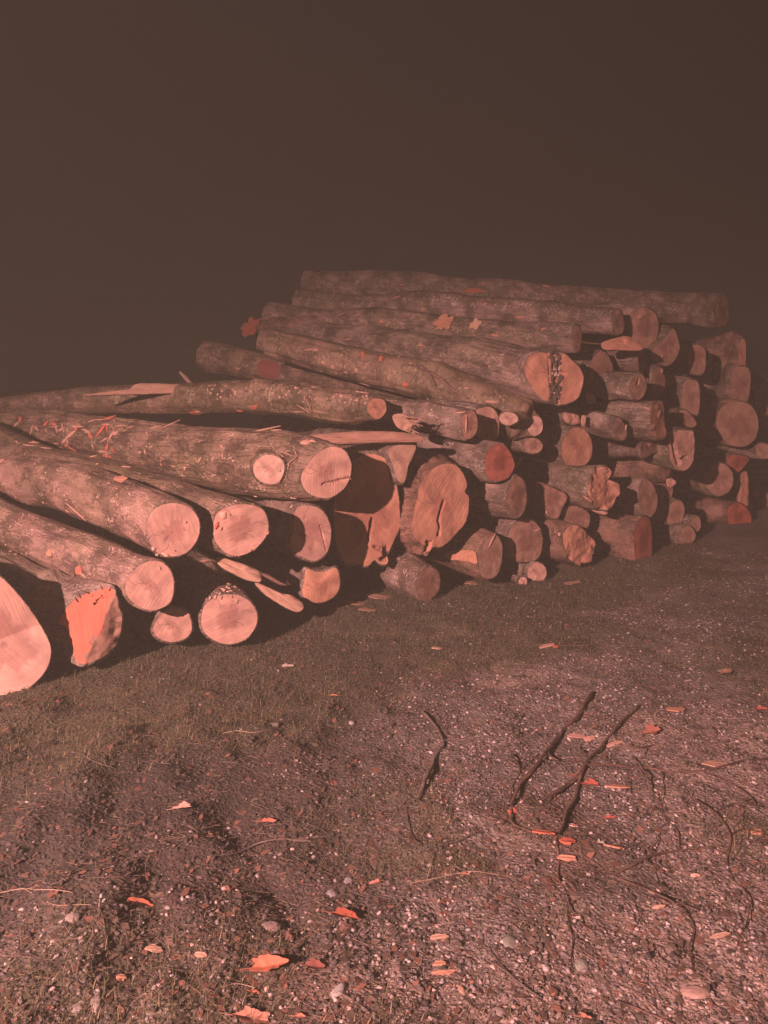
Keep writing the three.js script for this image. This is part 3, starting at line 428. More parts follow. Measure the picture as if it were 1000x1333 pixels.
// ------------------------------------------------------------------ slabs and splinters lying in the pile
function slab(label, poly, off, thick, tint, n = [0.35, 0.12], name = 'wood_slab', cat = 'slab', group) {
  const c = poly.reduce((s, q) => [s[0] + q[0] / poly.length, s[1] + q[1] / poly.length], [0, 0]);
  const F = front(c[0], c[1], off), N = new THREE.Vector3(Math.sin(n[0]) * Math.cos(n[1]), Math.sin(n[1]), Math.cos(n[0]) * Math.cos(n[1]));
  const ring = closedCurve(poly, 4).map(([a, b]) => onPlane(a, b, F, N)), m = ring.length, k = ++logSeed;
  const o = thing(name, F, label, cat, group); o.userData.kind = 'thing';
  const pos = [], uv = [], idx = [], bp = [], bi = []; const ax = ring[0].clone().sub(ring[Math.floor(m / 2)]).normalize();
  const put = (A, v) => A.push(v.x - F.x, v.y - F.y, v.z - F.z), rough = (v) => v.clone().addScaledVector(N, (fbm3(v.x * 22 + k, v.y * 22, v.z * 22) - 0.5) * thick * 0.7);
  const U2 = (v) => { const q = v.clone().sub(F), al = q.dot(ax), ac = q.clone().addScaledVector(ax, -al).dot(N.clone().cross(ax)); uv.push(ac / 0.25 + k, al / 0.25); };
  const R = 4; for (let r = 0; r <= R; r++) for (const q of ring) { const v = rough(F.clone().lerp(q, r / R)); if (r === R) v.addScaledVector(N, -thick * 0.25); put(pos, v); U2(v); }
  for (let r = 0; r < R; r++) for (let i = 0; i < m; i++) { const j = (i + 1) % m, a = r * m; idx.push(a + i, a + m + i, a + j, a + j, a + m + i, a + m + j); }
  mesh('split_face', geom(pos, idx, uv), fibreMat(tint), o);
  const bu = [], bc = []; for (const d of [0.25, 0.8, 1.0]) for (const q of ring) { const v = (d === 0.25 ? rough(q) : F.clone().lerp(q, d === 1 ? 0.7 : 0.96)).addScaledVector(N, -thick * d); put(bp, v); bu.push(v.x / 0.7, v.y / 0.7); bc.push(1, 0.95, 0.9); }
  for (let r = 0; r < 2; r++) for (let i = 0; i < m; i++) { const j = (i + 1) % m, a = r * m; bi.push(a + i, a + m + i, a + j, a + j, a + m + i, a + m + j); }
  bi.push(...(() => { const t = []; for (let i = 1; i + 1 < m; i++) t.push(2 * m, 2 * m + i, 2 * m + i + 1); return t; })());
  mesh('bark', geom(bp, bi, bu, bc), barkMat(0, 'plain'), o);
  solids.push(...o.children); return o;
}
slab('flat pale wood slab jutting out above the ground level log', [[281, 728], [289, 725], [312, 732], [333, 739], [340, 748], [339, 757], [325, 755], [305, 746], [290, 738]], 0.02, 0.05, 'tan', [0.4, 0.5]);
slab('second flat slab leaning down to the scooped orange end', [[332, 757], [345, 761], [364, 770], [380, 774], [390, 780], [396, 790], [388, 796], [372, 790], [352, 778], [338, 766]], 0.06, 0.05, 'tan', [0.4, 0.5]);
slab('bright wood slab lying high on the pile beside the crusted crack', [[784, 446], [796, 441], [816, 437], [828, 443], [838, 448], [836, 455], [812, 455], [788, 454]], 0.02, 0.05, 'orange', [0.3, 0.35]);
slab('pale chip of wood right below the dark shaded log', [[764, 510], [772, 513], [777, 520], [775, 525], [765, 524]], 0.1, 0.03, 'tan', [0.2, 0.1]);
slab('upright pale block under the crusted crack', [[738, 535], [752, 535], [757, 545], [755, 552], [742, 552], [735, 545]], 0.16, 0.10, 'dull', [0.3, 0.1]);
slab('thin bright sliver beside the upright pale block', [[758, 541], [763, 542], [762, 553], [757, 552]], 0.08, 0.02, 'fresh', [0.2, 0.1]);
slab('flat mossy split slab above the cracked pink end', [[380, 572], [400, 566], [440, 562], [500, 560], [545, 566], [548, 574], [500, 575], [440, 578], [405, 581]], 0.12, 0.06, 'brown', [0.3, 0.35]);
slab('splintered slab end with ragged pale fibres in the upper middle', [[512, 541], [524, 538], [536, 543], [549, 544], [537, 549], [549, 553], [534, 557], [541, 565], [527, 560], [518, 555]], 0.1, 0.05, 'tan', [0.35, 0.2]);
slab('torn pink bark strip along the top of the slender log', [[108, 508], [140, 503], [166, 501], [179, 493], [215, 493], [262, 496], [300, 499], [260, 503], [200, 506], [150, 507]].map(([a, b]) => [a, b + 6]), offAt(230, 516) + 0.12, 0.03, 'tan', [0.35, 0.5], 'bark_strip', 'bark strip');
slab('upright orange strip of split wood by the right edge', [[965, 618], [974, 615], [976, 640], [974, 664], [962, 656], [963, 636]], 0.14, 0.05, 'orange', [0.3, 0.05]);
slab('tiny bright wood chip in the gap beside the pointed oval end', [[868, 624], [875, 623], [881, 628], [875, 634], [869, 633]], 0.0, 0.02, 'fresh', [0.2, 0.2]);
slab('pale sliver on the bark below the vivid red end, right', [[671, 604], [678, 596], [683, 594], [679, 601], [673, 608]], 0.2, 0.02, 'dull', [0.3, 0.1]);
slab('small pale splinter under the ragged orange broken end', [[770, 663], [780, 664], [791, 667], [788, 670], [776, 667]], -0.1, 0.015, 'fresh', [0.2, 0.3]);

// ------------------------------------------------------------------ scars and splinters of the bark: parts of the log they sit on
function scar(px, py, len, wid, deg, tint = 'fresh', name = 'bark_scar') {   // len, wid in photo pixels
  const h = hit(px, py); if (!h) return; const own = h.o.parent; if (!own) return;
  const s = pxSize(h.p), m = new THREE.Mesh(flake(len * s, wid * s, 0.007, px * 0.13 + py, 0.5), fibreMat(tint)); m.name = name; m.castShadow = m.receiveShadow = true;
  lay(m, h.p, h.n, -deg * Math.PI / 180, 0.004); m.position.sub(own.getWorldPosition(new THREE.Vector3())); own.add(m);
}
seed(77);
const SC = [[82, 557, 16, 4, 55], [100, 555, 26, 4, 12], [92, 566, 22, 6, -25], [63, 580, 14, 6, 75, 'flame'], [41, 561, 20, 3, -55], [132, 560, 20, 5, -70, 'flame'], [142, 544, 18, 7, -20, 'flame'], [223, 552, 26, 3, -78, 'tan'], [170, 556, 14, 3, -45, 'tan'], [139, 594, 14, 8, -10, 'flame'], [122, 594, 10, 4, 0, 'tan'], [255, 538, 18, 14, 10, 'flame'], [258, 536, 9, 7, 30], [60, 551, 12, 4, -30, 'flame'], [48, 576, 12, 3, 80, 'tan'], [84, 574, 14, 5, -30], [70, 552, 10, 5, 20, 'flame'],
  [100, 667, 40, 5, 17, 'tan'], [65, 720, 12, 9, 60, 'orange'], [103, 742, 12, 14, 55, 'flame'], [110, 750, 18, 6, 45, 'tan'], [96, 750, 14, 3, -50, 'tan'], [155, 625, 22, 22, 0, 'orange'], [2, 600, 8, 16, 0, 'fresh'], [280, 495, 9, 5, 0, 'tan'], [332, 530, 7, 14, 60, 'red'], [395, 532, 26, 2, 20, 'tan'], [388, 536, 20, 2, -25, 'tan'], [402, 526, 18, 2, 60, 'tan'], [410, 535, 22, 2, 5, 'tan'], [313, 535, 9, 4, 0, 'flame'],
  [345, 559, 44, 5, 10, 'tan'], [360, 560, 14, 3, 0, 'tan'], [398, 576, 16, 9, -10, 'fresh'], [407, 574, 9, 5, 20], [380, 600, 22, 2, -40, 'tan'], [372, 590, 20, 2, 30, 'tan'], [385, 590, 16, 2, 70, 'tan'], [376, 605, 14, 2, -70, 'tan'], [472, 461, 5, 12, 10, 'flame'], [496, 467, 6, 13, 10, 'flame'], [405, 455, 22, 3, 5, 'tan'], [412, 456, 9, 5, 0], [421, 472, 8, 6, 30], [433, 478, 7, 6, 20], [464, 482, 6, 8, 20], [450, 485, 6, 3, 0], [438, 486, 3, 4, 0], [474, 500, 16, 3, -15], [473, 511, 18, 4, 0], [528, 501, 9, 8, 0, 'flame'], [535, 473, 5, 3, 30], [608, 505, 9, 5, 0, 'tan'], [616, 379, 30, 8, 5, 'red'],
  [600, 537, 14, 3, 5], [607, 553, 3, 32, 2, 'fresh'], [640, 523, 16, 5, 5, 'fresh'], [290, 671, 10, 12, 45, 'pale'], [282, 684, 6, 12, 20, 'flame'], [856, 530, 16, 8, 10, 'fresh'], [852, 556, 18, 9, -5, 'fresh'], [858, 540, 8, 12, 40, 'fresh'], [843, 532, 12, 4, 20, 'tan'], [846, 579, 12, 5, 10, 'fresh'], [700, 690, 3, 14, 80, 'pale'], [787, 613, 16, 8, 8, 'fresh'], [765, 649, 14, 4, 20, 'orange'], [640, 705, 3, 26, 28, 'fresh'], [712, 667, 5, 4, 0, 'fresh'], [728, 695, 4, 6, 0, 'pale'], [862, 465, 5, 8, 20, 'fresh'], [862, 483, 6, 7, 0, 'pale'], [815, 556, 3, 9, 10, 'pale'], [930, 620, 4, 10, 10, 'tan'], [935, 398, 16, 8, 15, 'orange'], [835, 412, 16, 8, -20, 'dull'], [787, 710, 5, 8, 0, 'red'], [215, 722, 10, 5, 20, 'pale'], [205, 722, 6, 4, 0, 'pale'], [200, 714, 6, 6, 0, 'pale'], [120, 548, 10, 3, -10, 'tan'], [310, 480, 8, 4, 0, 'dull'], [275, 466, 6, 3, 0, 'dull']];
for (const s of SC) scar(...s);
for (let i = 0; i < 34; i++) scar(rr(20, 150), rr(543, 592), rr(8, 20), rr(2, 5), rr(-75, 75), ['tan', 'fresh', 'flame', 'tan'][i % 4]);
for (let i = 0; i < 16; i++) scar(rr(150, 330), rr(545, 620), rr(6, 16), rr(2, 4), rr(0, 180), 'tan');
for (let i = 0; i < 22; i++) scar(rr(400, 740), rr(365, 450), rr(4, 14), rr(2, 3.5), rr(-20, 20), i % 2 ? 'dull' : 'orange');
for (let i = 0; i < 46; i++) { const px = rr(270, 480), py = lerp(500, 520, rnd()) + (px - 270) * 0.04; scar(px, py, rr(2.5, 5), rr(2, 4), rr(0, 180), rnd() < 0.5 ? 'tan' : 'pale'); }
for (let i = 0; i < 60; i++) { const px = rr(0, 400), py = rr(545, 740); scar(px, py, rr(2.5, 6), rr(1.6, 3.4), rr(0, 180), ['tan', 'pale', 'orange'][i % 3]); }
for (let i = 0; i < 44; i++) scar(rr(262, 312), rr(748, 786), rr(3, 6), rr(2, 3.5), rr(0, 180), i % 2 ? 'tan' : 'pale');
for (let i = 0; i < 30; i++) scar(rr(360, 640), rr(455, 520), rr(2.5, 5), rr(1.6, 3), rr(0, 180), 'tan');
// ragged fibres of the splintered slab and of torn ends, each a thin sliver
{
  const o = scene.children.find((c) => c.userData.label?.startsWith('splintered slab')); seed(313);
  for (let k = 0; k < 7; k++) { const a = front(rr(520, 534), rr(541, 562), 0.085), b = front(rr(536, 556), rr(538, 567), 0.03), m = a.clone().lerp(b, 0.5).add(new THREE.Vector3(0, rr(-0.01, 0.01), 0.01)); const g = new THREE.TubeGeometry(new THREE.CatmullRomCurve3([a, m, b].map((v) => v.sub(o.position))), 6, rr(0.0025, 0.005), 5); mesh('splinter', g, fibreMat(k % 3 ? 'fresh' : 'pale'), o); }
}
// ------------------------------------------------------------------ ground
const lineDist = (x, z) => -((x - P0.x) * V.x + (z - P0.z) * V.z);             // metres in front of the pile
const soilAt = (x, z) => clamp(smoothstep(-x * 0.9 - z * 0.10 + (fbm2(x * 1.3, z * 1.3, 71, 0, 3) - 0.5) * 0.9, 0.15, 0.8) * smoothstep(-z, 1.7, 2.4), 0, 1);
const grassAt = (x, z) => { const d = lineDist(x, z); return clamp((1 - smoothstep(d + (fbm2(x * 1.7, z * 1.7, 73, 0, 3) - 0.5) * 1.3, 0.75, 1.45)) * smoothstep(d, -1.2, 0.0) * (1 - 0.75 * smoothstep(x, 1.6, 3)) + (1 - 0.8 * soilAt(x, z)) * smoothstep(fbm2(x * 1.5 + 7, z * 1.5, 79, 0, 3), 0.56, 0.68) * 0.65, 0, 1); };
const gravelAt = (x, z) => clamp((1 - soilAt(x, z)) * (1 - 0.9 * grassAt(x, z)) * smoothstep(fbm2(x * 1.1 + 2, z * 1.1 + 4, 83, 0, 4) + 0.16 * smoothstep(x, -0.6, 0.8), 0.36, 0.56), 0, 1);
const GT = tex(1024, (u, v) => {                  // one tile is 0.9 m: grit, small stones and crumbs
  const a = fbm2(u * 8, v * 8, 301, 8, 4), b = v2(u * 90, v * 90, 302, 90, 90), c = v2(u * 190, v * 190, 303, 190, 190), f = h3(Math.floor(u * 1024), Math.floor(v * 1024), 9);
  let d1 = 9, id = 0; const X = u * 60, Y = v * 60, ix = Math.floor(X), iy = Math.floor(Y);
  for (let j = -1; j < 2; j++) for (let i = -1; i < 2; i++) { const cx = ((ix + i) % 60 + 60) % 60, cy = ((iy + j) % 60 + 60) % 60, dx = ix + i + h3(cx, cy, 1) - X, dy = iy + j + h3(cx, cy, 2) - Y, d = Math.hypot(dx, dy) / (0.3 + 0.4 * h3(cx, cy, 4)); if (d < d1) { d1 = d; id = h3(cx, cy, 3); } }
  const st = (1 - smoothstep(d1, 0.6, 0.95)) * (id > 0.45 ? 1 : 0);
  const k = 0.5 + 0.45 * a + 0.3 * b * b + 0.25 * c + 0.2 * (f - 0.5);
  const s = st * (0.5 + 0.75 * id);
  return [k * 0.75 + s * 0.45, k * 0.74 + s * 0.43, k * 0.72 + s * 0.42, 0.25 + 0.3 * b + 0.15 * c + 0.4 * st * (1 - d1 * 0.5)];
});
{
  const N = 420, pos = [], uv = [], col = [], idx = [];
  const warp = (t, near, far, bias) => { const s = t * 2 - 1; return bias + near * s + far * Math.sign(s) * Math.pow(Math.abs(s), 7); };
  for (let j = 0; j <= N; j++) for (let i = 0; i <= N; i++) {
    const x = warp(i / N, 3.6, 90, 0.4), z = warp(j / N, 4.2, 90, -4.2);
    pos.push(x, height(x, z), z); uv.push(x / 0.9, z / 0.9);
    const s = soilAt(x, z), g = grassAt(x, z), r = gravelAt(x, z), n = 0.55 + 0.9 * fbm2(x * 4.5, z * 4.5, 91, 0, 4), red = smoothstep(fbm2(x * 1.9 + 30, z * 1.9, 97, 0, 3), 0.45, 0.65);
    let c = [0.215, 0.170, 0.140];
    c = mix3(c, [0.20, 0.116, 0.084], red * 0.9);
    c = mix3(c, [0.225, 0.178, 0.155], r * 0.9); c = mix3(c, [0.42, 0.30, 0.25], 0.85 * (1 - s) * smoothstep(fbm2(x * 1.6 + 50, z * 1.6, 107, 0, 4) + 0.40 * smoothstep(x * 0.7 + z * 0.5, -1.1, 0.0), 0.62, 0.80)); c = mix3(c, [0.058, 0.045, 0.036], s * 0.95); c = mix3(c, [0.125, 0.108, 0.062], g * 0.85);  // pale patch towards lower right: sand, with the haze glow painted into its colour
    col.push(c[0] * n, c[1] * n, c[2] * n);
    if (i && j) { const a = (j - 1) * (N + 1) + i - 1, b = a + 1, d = a + N + 1, e = d + 1; idx.push(a, d, b, b, d, e); }
  }
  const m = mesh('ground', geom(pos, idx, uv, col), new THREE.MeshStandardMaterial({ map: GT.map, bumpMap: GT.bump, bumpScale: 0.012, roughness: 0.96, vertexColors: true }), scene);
  m.userData.kind = 'structure';
}
// ------------------------------------------------------------------ loose stuff on the ground
function scatter(name, geo, mat, count, label, cat, place) {
  const M = new THREE.InstancedMesh(geo, mat, count); M.name = numbered(name); M.castShadow = M.receiveShadow = true;
  const q = new THREE.Quaternion(), e = new THREE.Euler(), m4 = new THREE.Matrix4(), c = new THREE.Color(); let n = 0, tries = 0;
  while (n < count && tries++ < count * 60) {
    const p = place(); if (!p) continue;
    e.set(p.rx ?? 0, p.ry ?? rr(0, 6.28), p.rz ?? 0, 'YXZ'); q.setFromEuler(e);
    M.setMatrixAt(n, m4.compose(new THREE.Vector3(p.x, height(p.x, p.z) + (p.lift ?? 0), p.z), q, new THREE.Vector3(p.sx, p.sy, p.sz)));
    M.setColorAt(n, c.setRGB(...p.c)); n++;
  }
  M.count = n; tag(M, label, cat, null, 'stuff'); scene.add(M); return M;
}
// a spot on the ground in front of the pile, denser near the camera
function spot(rMax = 8.5) { const r = 1.2 + (rMax - 1.2) * Math.pow(rnd(), 1.25), a = rr(-0.56, 0.56), x = Math.sin(a) * r, z = -Math.cos(a) * r; return [x, z]; }
const pebble = (k) => { const g = new THREE.IcosahedronGeometry(1, 1), p = g.attributes.position; for (let i = 0; i < p.count; i++) { const s = 0.72 + 0.56 * vn(p.getX(i) * 1.3 + k * 7, p.getY(i) * 1.3, p.getZ(i) * 1.3); p.setXYZ(i, p.getX(i) * s * 1.2, p.getY(i) * s * 0.62, p.getZ(i) * s * 0.9); } g.computeVertexNormals(); return g; };
const stoneMat = new THREE.MeshStandardMaterial({ color: 0xffffff, roughness: 0.85 });
seed(9001);
for (let k = 0; k < 3; k++) scatter('gravel', pebble(k), stoneMat, 11000, ['fine grey and pinkish gravel strewn over the track', 'rounded pale grit mixed into the dark soil', 'small brownish stones lying loose on the track'][k], 'gravel', () => {
  const [x, z] = spot(8); if (lineDist(x, z) < -0.1) return; const w = 0.11 - 0.075 * soilAt(x, z) + 0.9 * gravelAt(x, z) * smoothstep(fbm2(x * 5, z * 5, 99, 0, 3), 0.28, 0.6); if (rnd() > w) return;
  const s = 0.0018 + 0.0060 * Math.pow(rnd(), 3), b = 0.12 + 0.42 * Math.pow(rnd(), 3.2), t = rnd();
  return { x, z, sx: s, sy: s, sz: s, rx: rr(-0.5, 0.5), rz: rr(-0.5, 0.5), lift: s * 0.25, c: [b * 1.06, b * lerp(0.74, 0.92, t), b * lerp(0.62, 0.86, t)] };
});
// grass, straw, crumbs
const blade = (() => { const pos = [], idx = [], H0 = [0, 0.35, 0.7, 1], Wd = [1, 0.85, 0.5, 0.05]; H0.forEach((h, i) => { const b = h * h * 0.55; pos.push(-Wd[i] / 2, h, b, Wd[i] / 2, h, b); if (i) { const a = i * 2 - 2; idx.push(a, a + 1, a + 2, a + 1, a + 3, a + 2); } }); return geom(pos, idx); })();
const bladeMat = new THREE.MeshStandardMaterial({ color: 0xffffff, roughness: 0.8, side: THREE.DoubleSide });
scatter('grass', blade, bladeMat, 52000, 'short dull green grass along the foot of the log pile', 'grass', () => {
  const [x, z] = spot(8.5); const g = grassAt(x, z); if (rnd() > g * 0.95 + 0.03) return; if (lineDist(x, z) < -0.35) return;
  const h = rr(0.012, 0.042), dry = rnd(), b = rr(0.6, 1.2); const c = dry < 0.22 ? [0.25 * b, 0.19 * b, 0.11 * b] : [0.105 * b, 0.098 * b, 0.040 * b];
  return { x, z, sx: rr(0.0016, 0.003), sy: h, sz: h * rr(0.5, 1.8), rx: rr(-0.3, 0.9), c, lift: -0.002 };
});
const straw = (() => { const g = new THREE.CylinderGeometry(0.5, 0.35, 1, 4, 3); g.rotateX(Math.PI / 2); const p = g.attributes.position; for (let i = 0; i < p.count; i++) p.setX(i, p.getX(i) + 3 * Math.sin(p.getZ(i) * 2.6)); g.computeVertexNormals(); return g; })();
scatter('straw', straw, bladeMat, 22000, 'thin dead stalks and needles strewn over the track', 'straw', () => {
  const [x, z] = spot(7.5); if (lineDist(x, z) < 0) return; const b = rr(0.5, 1.25), l = rr(0.02, 0.11) * rr(0.5, 1); return { x, z, sx: rr(0.0008, 0.0018), sy: rr(0.0008, 0.0016), sz: l, rx: rr(-0.12, 0.12), lift: rr(0.001, 0.006), c: rnd() < 0.4 ? [0.34 * b, 0.23 * b, 0.16 * b] : [0.11 * b, 0.08 * b, 0.055 * b] };
});
const chipG = (k) => { const g = flake(1, 0.55, 0.14, k, 0.3); g.rotateX(-Math.PI / 2); g.computeVertexNormals(); return g; };
scatter('wood_chips', chipG(3), bladeMat, 4200, 'small orange and pale wood chips scattered over the track', 'wood chips', () => {
  const [x, z] = spot(8); const d = lineDist(x, z); if (d < 0.02 || rnd() > 0.35 + 0.65 * smoothstep(x, -0.4, 0.9)) return; const s = 0.005 + 0.016 * Math.pow(rnd(), 3), b = rr(0.5, 1.05);
  return { x, z, sx: s, sy: s, sz: s * rr(0.5, 1.1), rx: rr(-0.3, 0.3), rz: rr(-0.3, 0.3), lift: 0.003, c: rnd() < 0.45 ? [0.34 * b, 0.16 * b, 0.10 * b] : [0.40 * b, 0.28 * b, 0.22 * b] };
});
scatter('soil_crumbs', pebble(5), new THREE.MeshStandardMaterial({ color: 0xffffff, roughness: 1 }), 12000, 'dark crumbs and clods of trodden soil', 'soil', () => {
  const [x, z] = spot(7); if (lineDist(x, z) < -0.2 || rnd() > 0.25 + 0.75 * soilAt(x, z)) return; const s = 0.002 + 0.010 * Math.pow(rnd(), 3), b = rr(0.7, 1.5); return { x, z, sx: s, sy: s, sz: s, rx: rr(-1, 1), rz: rr(-1, 1), lift: 0, c: [0.060 * b, 0.047 * b, 0.038 * b] };
});
scatter('leaf_litter', (() => { const g = flake(1, 0.62, 0.03, 6, 0.55); g.rotateX(-Math.PI / 2); g.computeVertexNormals(); return g; })(), bladeMat, 6500, 'small rotting brown leaf scraps trodden into the track', 'leaf litter', () => {
  const [x, z] = spot(7.5); if (lineDist(x, z) < 0) return; const s = rr(0.012, 0.04), b = rr(0.5, 1.2); return { x, z, sx: s, sy: s, sz: s, rx: rr(-0.35, 0.35), rz: rr(-0.35, 0.35), lift: 0.003, c: rnd() < 0.35 ? [0.22 * b, 0.10 * b, 0.066 * b] : [0.135 * b, 0.088 * b, 0.062 * b] };
});
// ------------------------------------------------------------------ single leaves, chips, stones and twigs
const flat = (c, r = 0.75) => new THREE.MeshStandardMaterial({ color: new THREE.Color().setRGB(...c), roughness: r, side: THREE.DoubleSide });
function leafShape(len, lobes, k, curl) {            // midrib along x, blade of several lobes, cupped
  const n = 40, pos = [0, 0, 0.006], idx = [], z = (x, y) => curl * (Math.abs(y) * 0.9 + x * x * 3) + 0.05 * len * (vn(x * 60 + k, y * 60, 3) - 0.5);
  for (let r = 1; r <= 3; r++) for (let i = 0; i < n; i++) { const t = i / n * 6.28318; let w = lobes ? 0.70 + 0.30 * Math.pow(Math.abs(Math.cos(t * lobes / 2)), 0.7) : 1; w *= 0.72 + 0.56 * vn(Math.cos(t) * 3.4 + k, Math.sin(t) * 3.4, 5); const x = Math.cos(t) * len / 2 * w * r / 3, y = Math.sin(t) * len * (lobes ? 0.42 : 0.27) * w * (lobes ? 1 : 1 - 0.35 * Math.cos(t)) * r / 3; pos.push(x, y, 0.004 + z(x, y)); }
  for (let i = 0; i < n; i++) { const j = (i + 1) % n; idx.push(0, 1 + i, 1 + j); for (let r = 0; r < 2; r++) { const a = 1 + r * n; idx.push(a + i, a + n + i, a + j, a + j, a + n + i, a + n + j); } }
  return geom(pos, idx);
}
const stalkG = (len) => { const g = new THREE.CylinderGeometry(0.0011, 0.0016, len * 0.5, 5); g.rotateZ(Math.PI / 2); g.translate(-len * 0.7, 0, 0.005); return g; };
function groundNormal(p) { const e = 0.02; return new THREE.Vector3(height(p.x - e, p.z) - height(p.x + e, p.z), 2 * e, height(p.x, p.z - e) - height(p.x, p.z + e)).normalize(); }
function leaf(label, px, py, size, ang, c, lobes, onLog) {
  const h = onLog ? hit(px, py) : { p: onGround(px, py), n: null }; if (!h) return; if (!h.n) h.n = groundNormal(h.p);
  const s = pxSize(h.p) * size * (onLog ? 1 : 1.1), o = thing('leaf', h.p, label, 'leaf', onLog ? 'fallen leaves caught on the log pile' : 'fallen leaves on the track');
  mesh('blade', leafShape(s, lobes, px, onLog ? 0.14 : 0.45), flat(c, 0.7), o); mesh('stalk', stalkG(s), flat([c[0] * 0.6, c[1] * 0.6, c[2] * 0.6]), o);
  lay(o, h.p, h.n, ang * Math.PI / 180, 0.006);
}
leaf('pale pink leaf lying alone on the dark churned soil', 238, 1055, 21, 10, [0.60, 0.33, 0.26], 4);
leaf('red leaf standing a little above the left edge of the gravel', 349, 1073, 20, 80, [0.52, 0.17, 0.11], 0);
leaf('slim orange leaf low on the left, on dark soil', 181, 1181, 30, 12, [0.52, 0.16, 0.09], 0);
leaf('dark red leaf curled up in the lower middle of the track', 450, 1197, 32, 65, [0.40, 0.10, 0.055], 0);
leaf('large bright orange leaf near the bottom of the photo', 351, 1261, 42, 8, [0.48, 0.15, 0.08], 0);
leaf('tiny pink leaf right above the dark red curled leaf', 487, 1153, 13, 100, [0.55, 0.24, 0.17], 0);
leaf('small orange leaf in the grass edge below the scooped end', 434, 908, 10, 130, [0.66, 0.28, 0.13], 0);
leaf('pale rounded leaf on the grass close to the logs', 375, 870, 15, 20, [0.48, 0.38, 0.31], 0);
leaf('little red leaf below the large bright orange leaf', 332, 1297, 12, 70, [0.5, 0.17, 0.11], 0);
leaf('brown red leaf half buried right of the bright orange leaf', 410, 1263, 24, 70, [0.25, 0.085, 0.06], 4);
leaf('orange leaf cut by the bottom edge of the photo, left', 330, 1331, 44, 5, [0.58, 0.26, 0.18], 0);
leaf('small orange leaf at the bottom edge, left of centre', 391, 1328, 14, 40, [0.58, 0.22, 0.14], 0);
leaf('red leaf among the twigs right of the forked branch', 771, 1024, 18, 35, [0.52, 0.13, 0.09], 4);
leaf('small scarlet leaf below the long forked branch', 795, 1068, 13, 15, [0.58, 0.14, 0.10], 0);
leaf('orange leaf at the bottom edge, right of centre', 762, 1330, 17, 0, [0.60, 0.27, 0.18], 0);
leaf('dull red leaf on the short dark stick right of centre', 850, 955, 22, 30, [0.33, 0.12, 0.08], 4);
leaf('red leaf near the right edge above the long twig', 993, 926, 14, 0, [0.55, 0.13, 0.10], 0);
leaf('upright tan leaf on the far right gravel', 946, 877, 20, 80, [0.42, 0.22, 0.15], 0);
leaf('pale orange leaf among chips left of centre bottom', 606, 1142, 11, 80, [0.6, 0.26, 0.18], 0);
leaf('brown maple leaf caught on the second log from the top', 579, 420, 27, 20, [0.40, 0.19, 0.10], 5, true);
leaf('paler small leaf right of the brown maple leaf on the logs', 620, 423, 17, 5, [0.50, 0.30, 0.20], 4, true);
leaf('brown leaf lying on the tip of the broken red log', 327, 426, 30, 10, [0.34, 0.09, 0.06], 5, true);
leaf('little white leaf scrap on the dark log above the maple leaf', 592, 396, 9, 0, [0.38, 0.30, 0.25], 0, true);

function chip(label, px, py, len, wid, deg, tint) {
  const p = onGround(px, py), s = pxSize(p), o = mesh('wood_chip', flake(len * s * 1.05, wid * s * 1.3, 0.005, px * 0.17 + py, 0.15), fibreMat(tint), scene); o.geometry.computeVertexNormals();
  tag(o, label, 'wood chip', 'wood chips on the track'); lay(o, p, groundNormal(p), -deg * Math.PI / 180, 0.009);
}
chip('long bright orange chip across the foot of the forked branch', 708, 1086, 28, 9, 12, 'flame');
chip('orange rounded chip right of the long bright orange chip', 738, 1097, 20, 12, 20, 'flame');
chip('tan chip below the rounded orange chip', 739, 1119, 24, 10, 60, 'orange');
chip('small bright chip in the fork of the branch', 667, 1058, 12, 9, 80, 'flame');
chip('thin pink chip lying left of the crossing sticks', 750, 960, 28, 6, -8, 'fresh');
chip('short tilted pink chip touching the thin pink chip', 768, 963, 17, 7, -50, 'fresh');
chip('pale chip between the two crossing sticks', 800, 970, 22, 7, 25, 'tan');
chip('broad pale chip on the long right twig', 933, 997, 38, 12, 12, 'tan');
chip('tan forked chip right of the crossing sticks, higher up', 878, 925, 26, 9, 35, 'orange');
chip('narrow orange chip below the long twig', 806, 1026, 32, 6, 22, 'orange');
chip('thin white splinter beside the lower stick', 746, 1077, 15, 4, 20, 'pale');
chip('bright stick end chip on the far grass edge', 712, 842, 22, 7, 0, 'fresh');
chip('tiny chip touching the bright stick end chip', 724, 843, 8, 5, 10, 'flame');
chip('slim pale chip on the grass below the sloping bare log', 568, 845, 14, 5, -25, 'pale');
chip('pale chip low on the right near the edge', 938, 1220, 26, 5, 5, 'tan');
chip('thin orange chip, upper of two near the bottom centre', 572, 1257, 18, 5, -4, 'orange');
chip('thin orange chip, lower of two near the bottom centre', 578, 1268, 34, 4, -22, 'orange');
chip('tan curled chip right of the dark red curled leaf', 572, 1222, 24, 6, -25, 'tan');
chip('pale chip at the lower left between stones', 200, 1237, 22, 8, -25, 'tan');
chip('short pale chip right of the lower left chip', 262, 1245, 18, 6, 25, 'tan');
chip('small pink chip near the bottom left stones', 158, 1276, 13, 8, -20, 'orange');
chip('long thin chip on the right below the twigs', 800, 1105, 26, 4, 18, 'orange');
chip('slim pale chip on the right margin of the gravel', 905, 1142, 12, 4, 15, 'pale');
chip('small tan chip at the right, above the pale stone', 858, 1183, 18, 4, 0, 'tan');
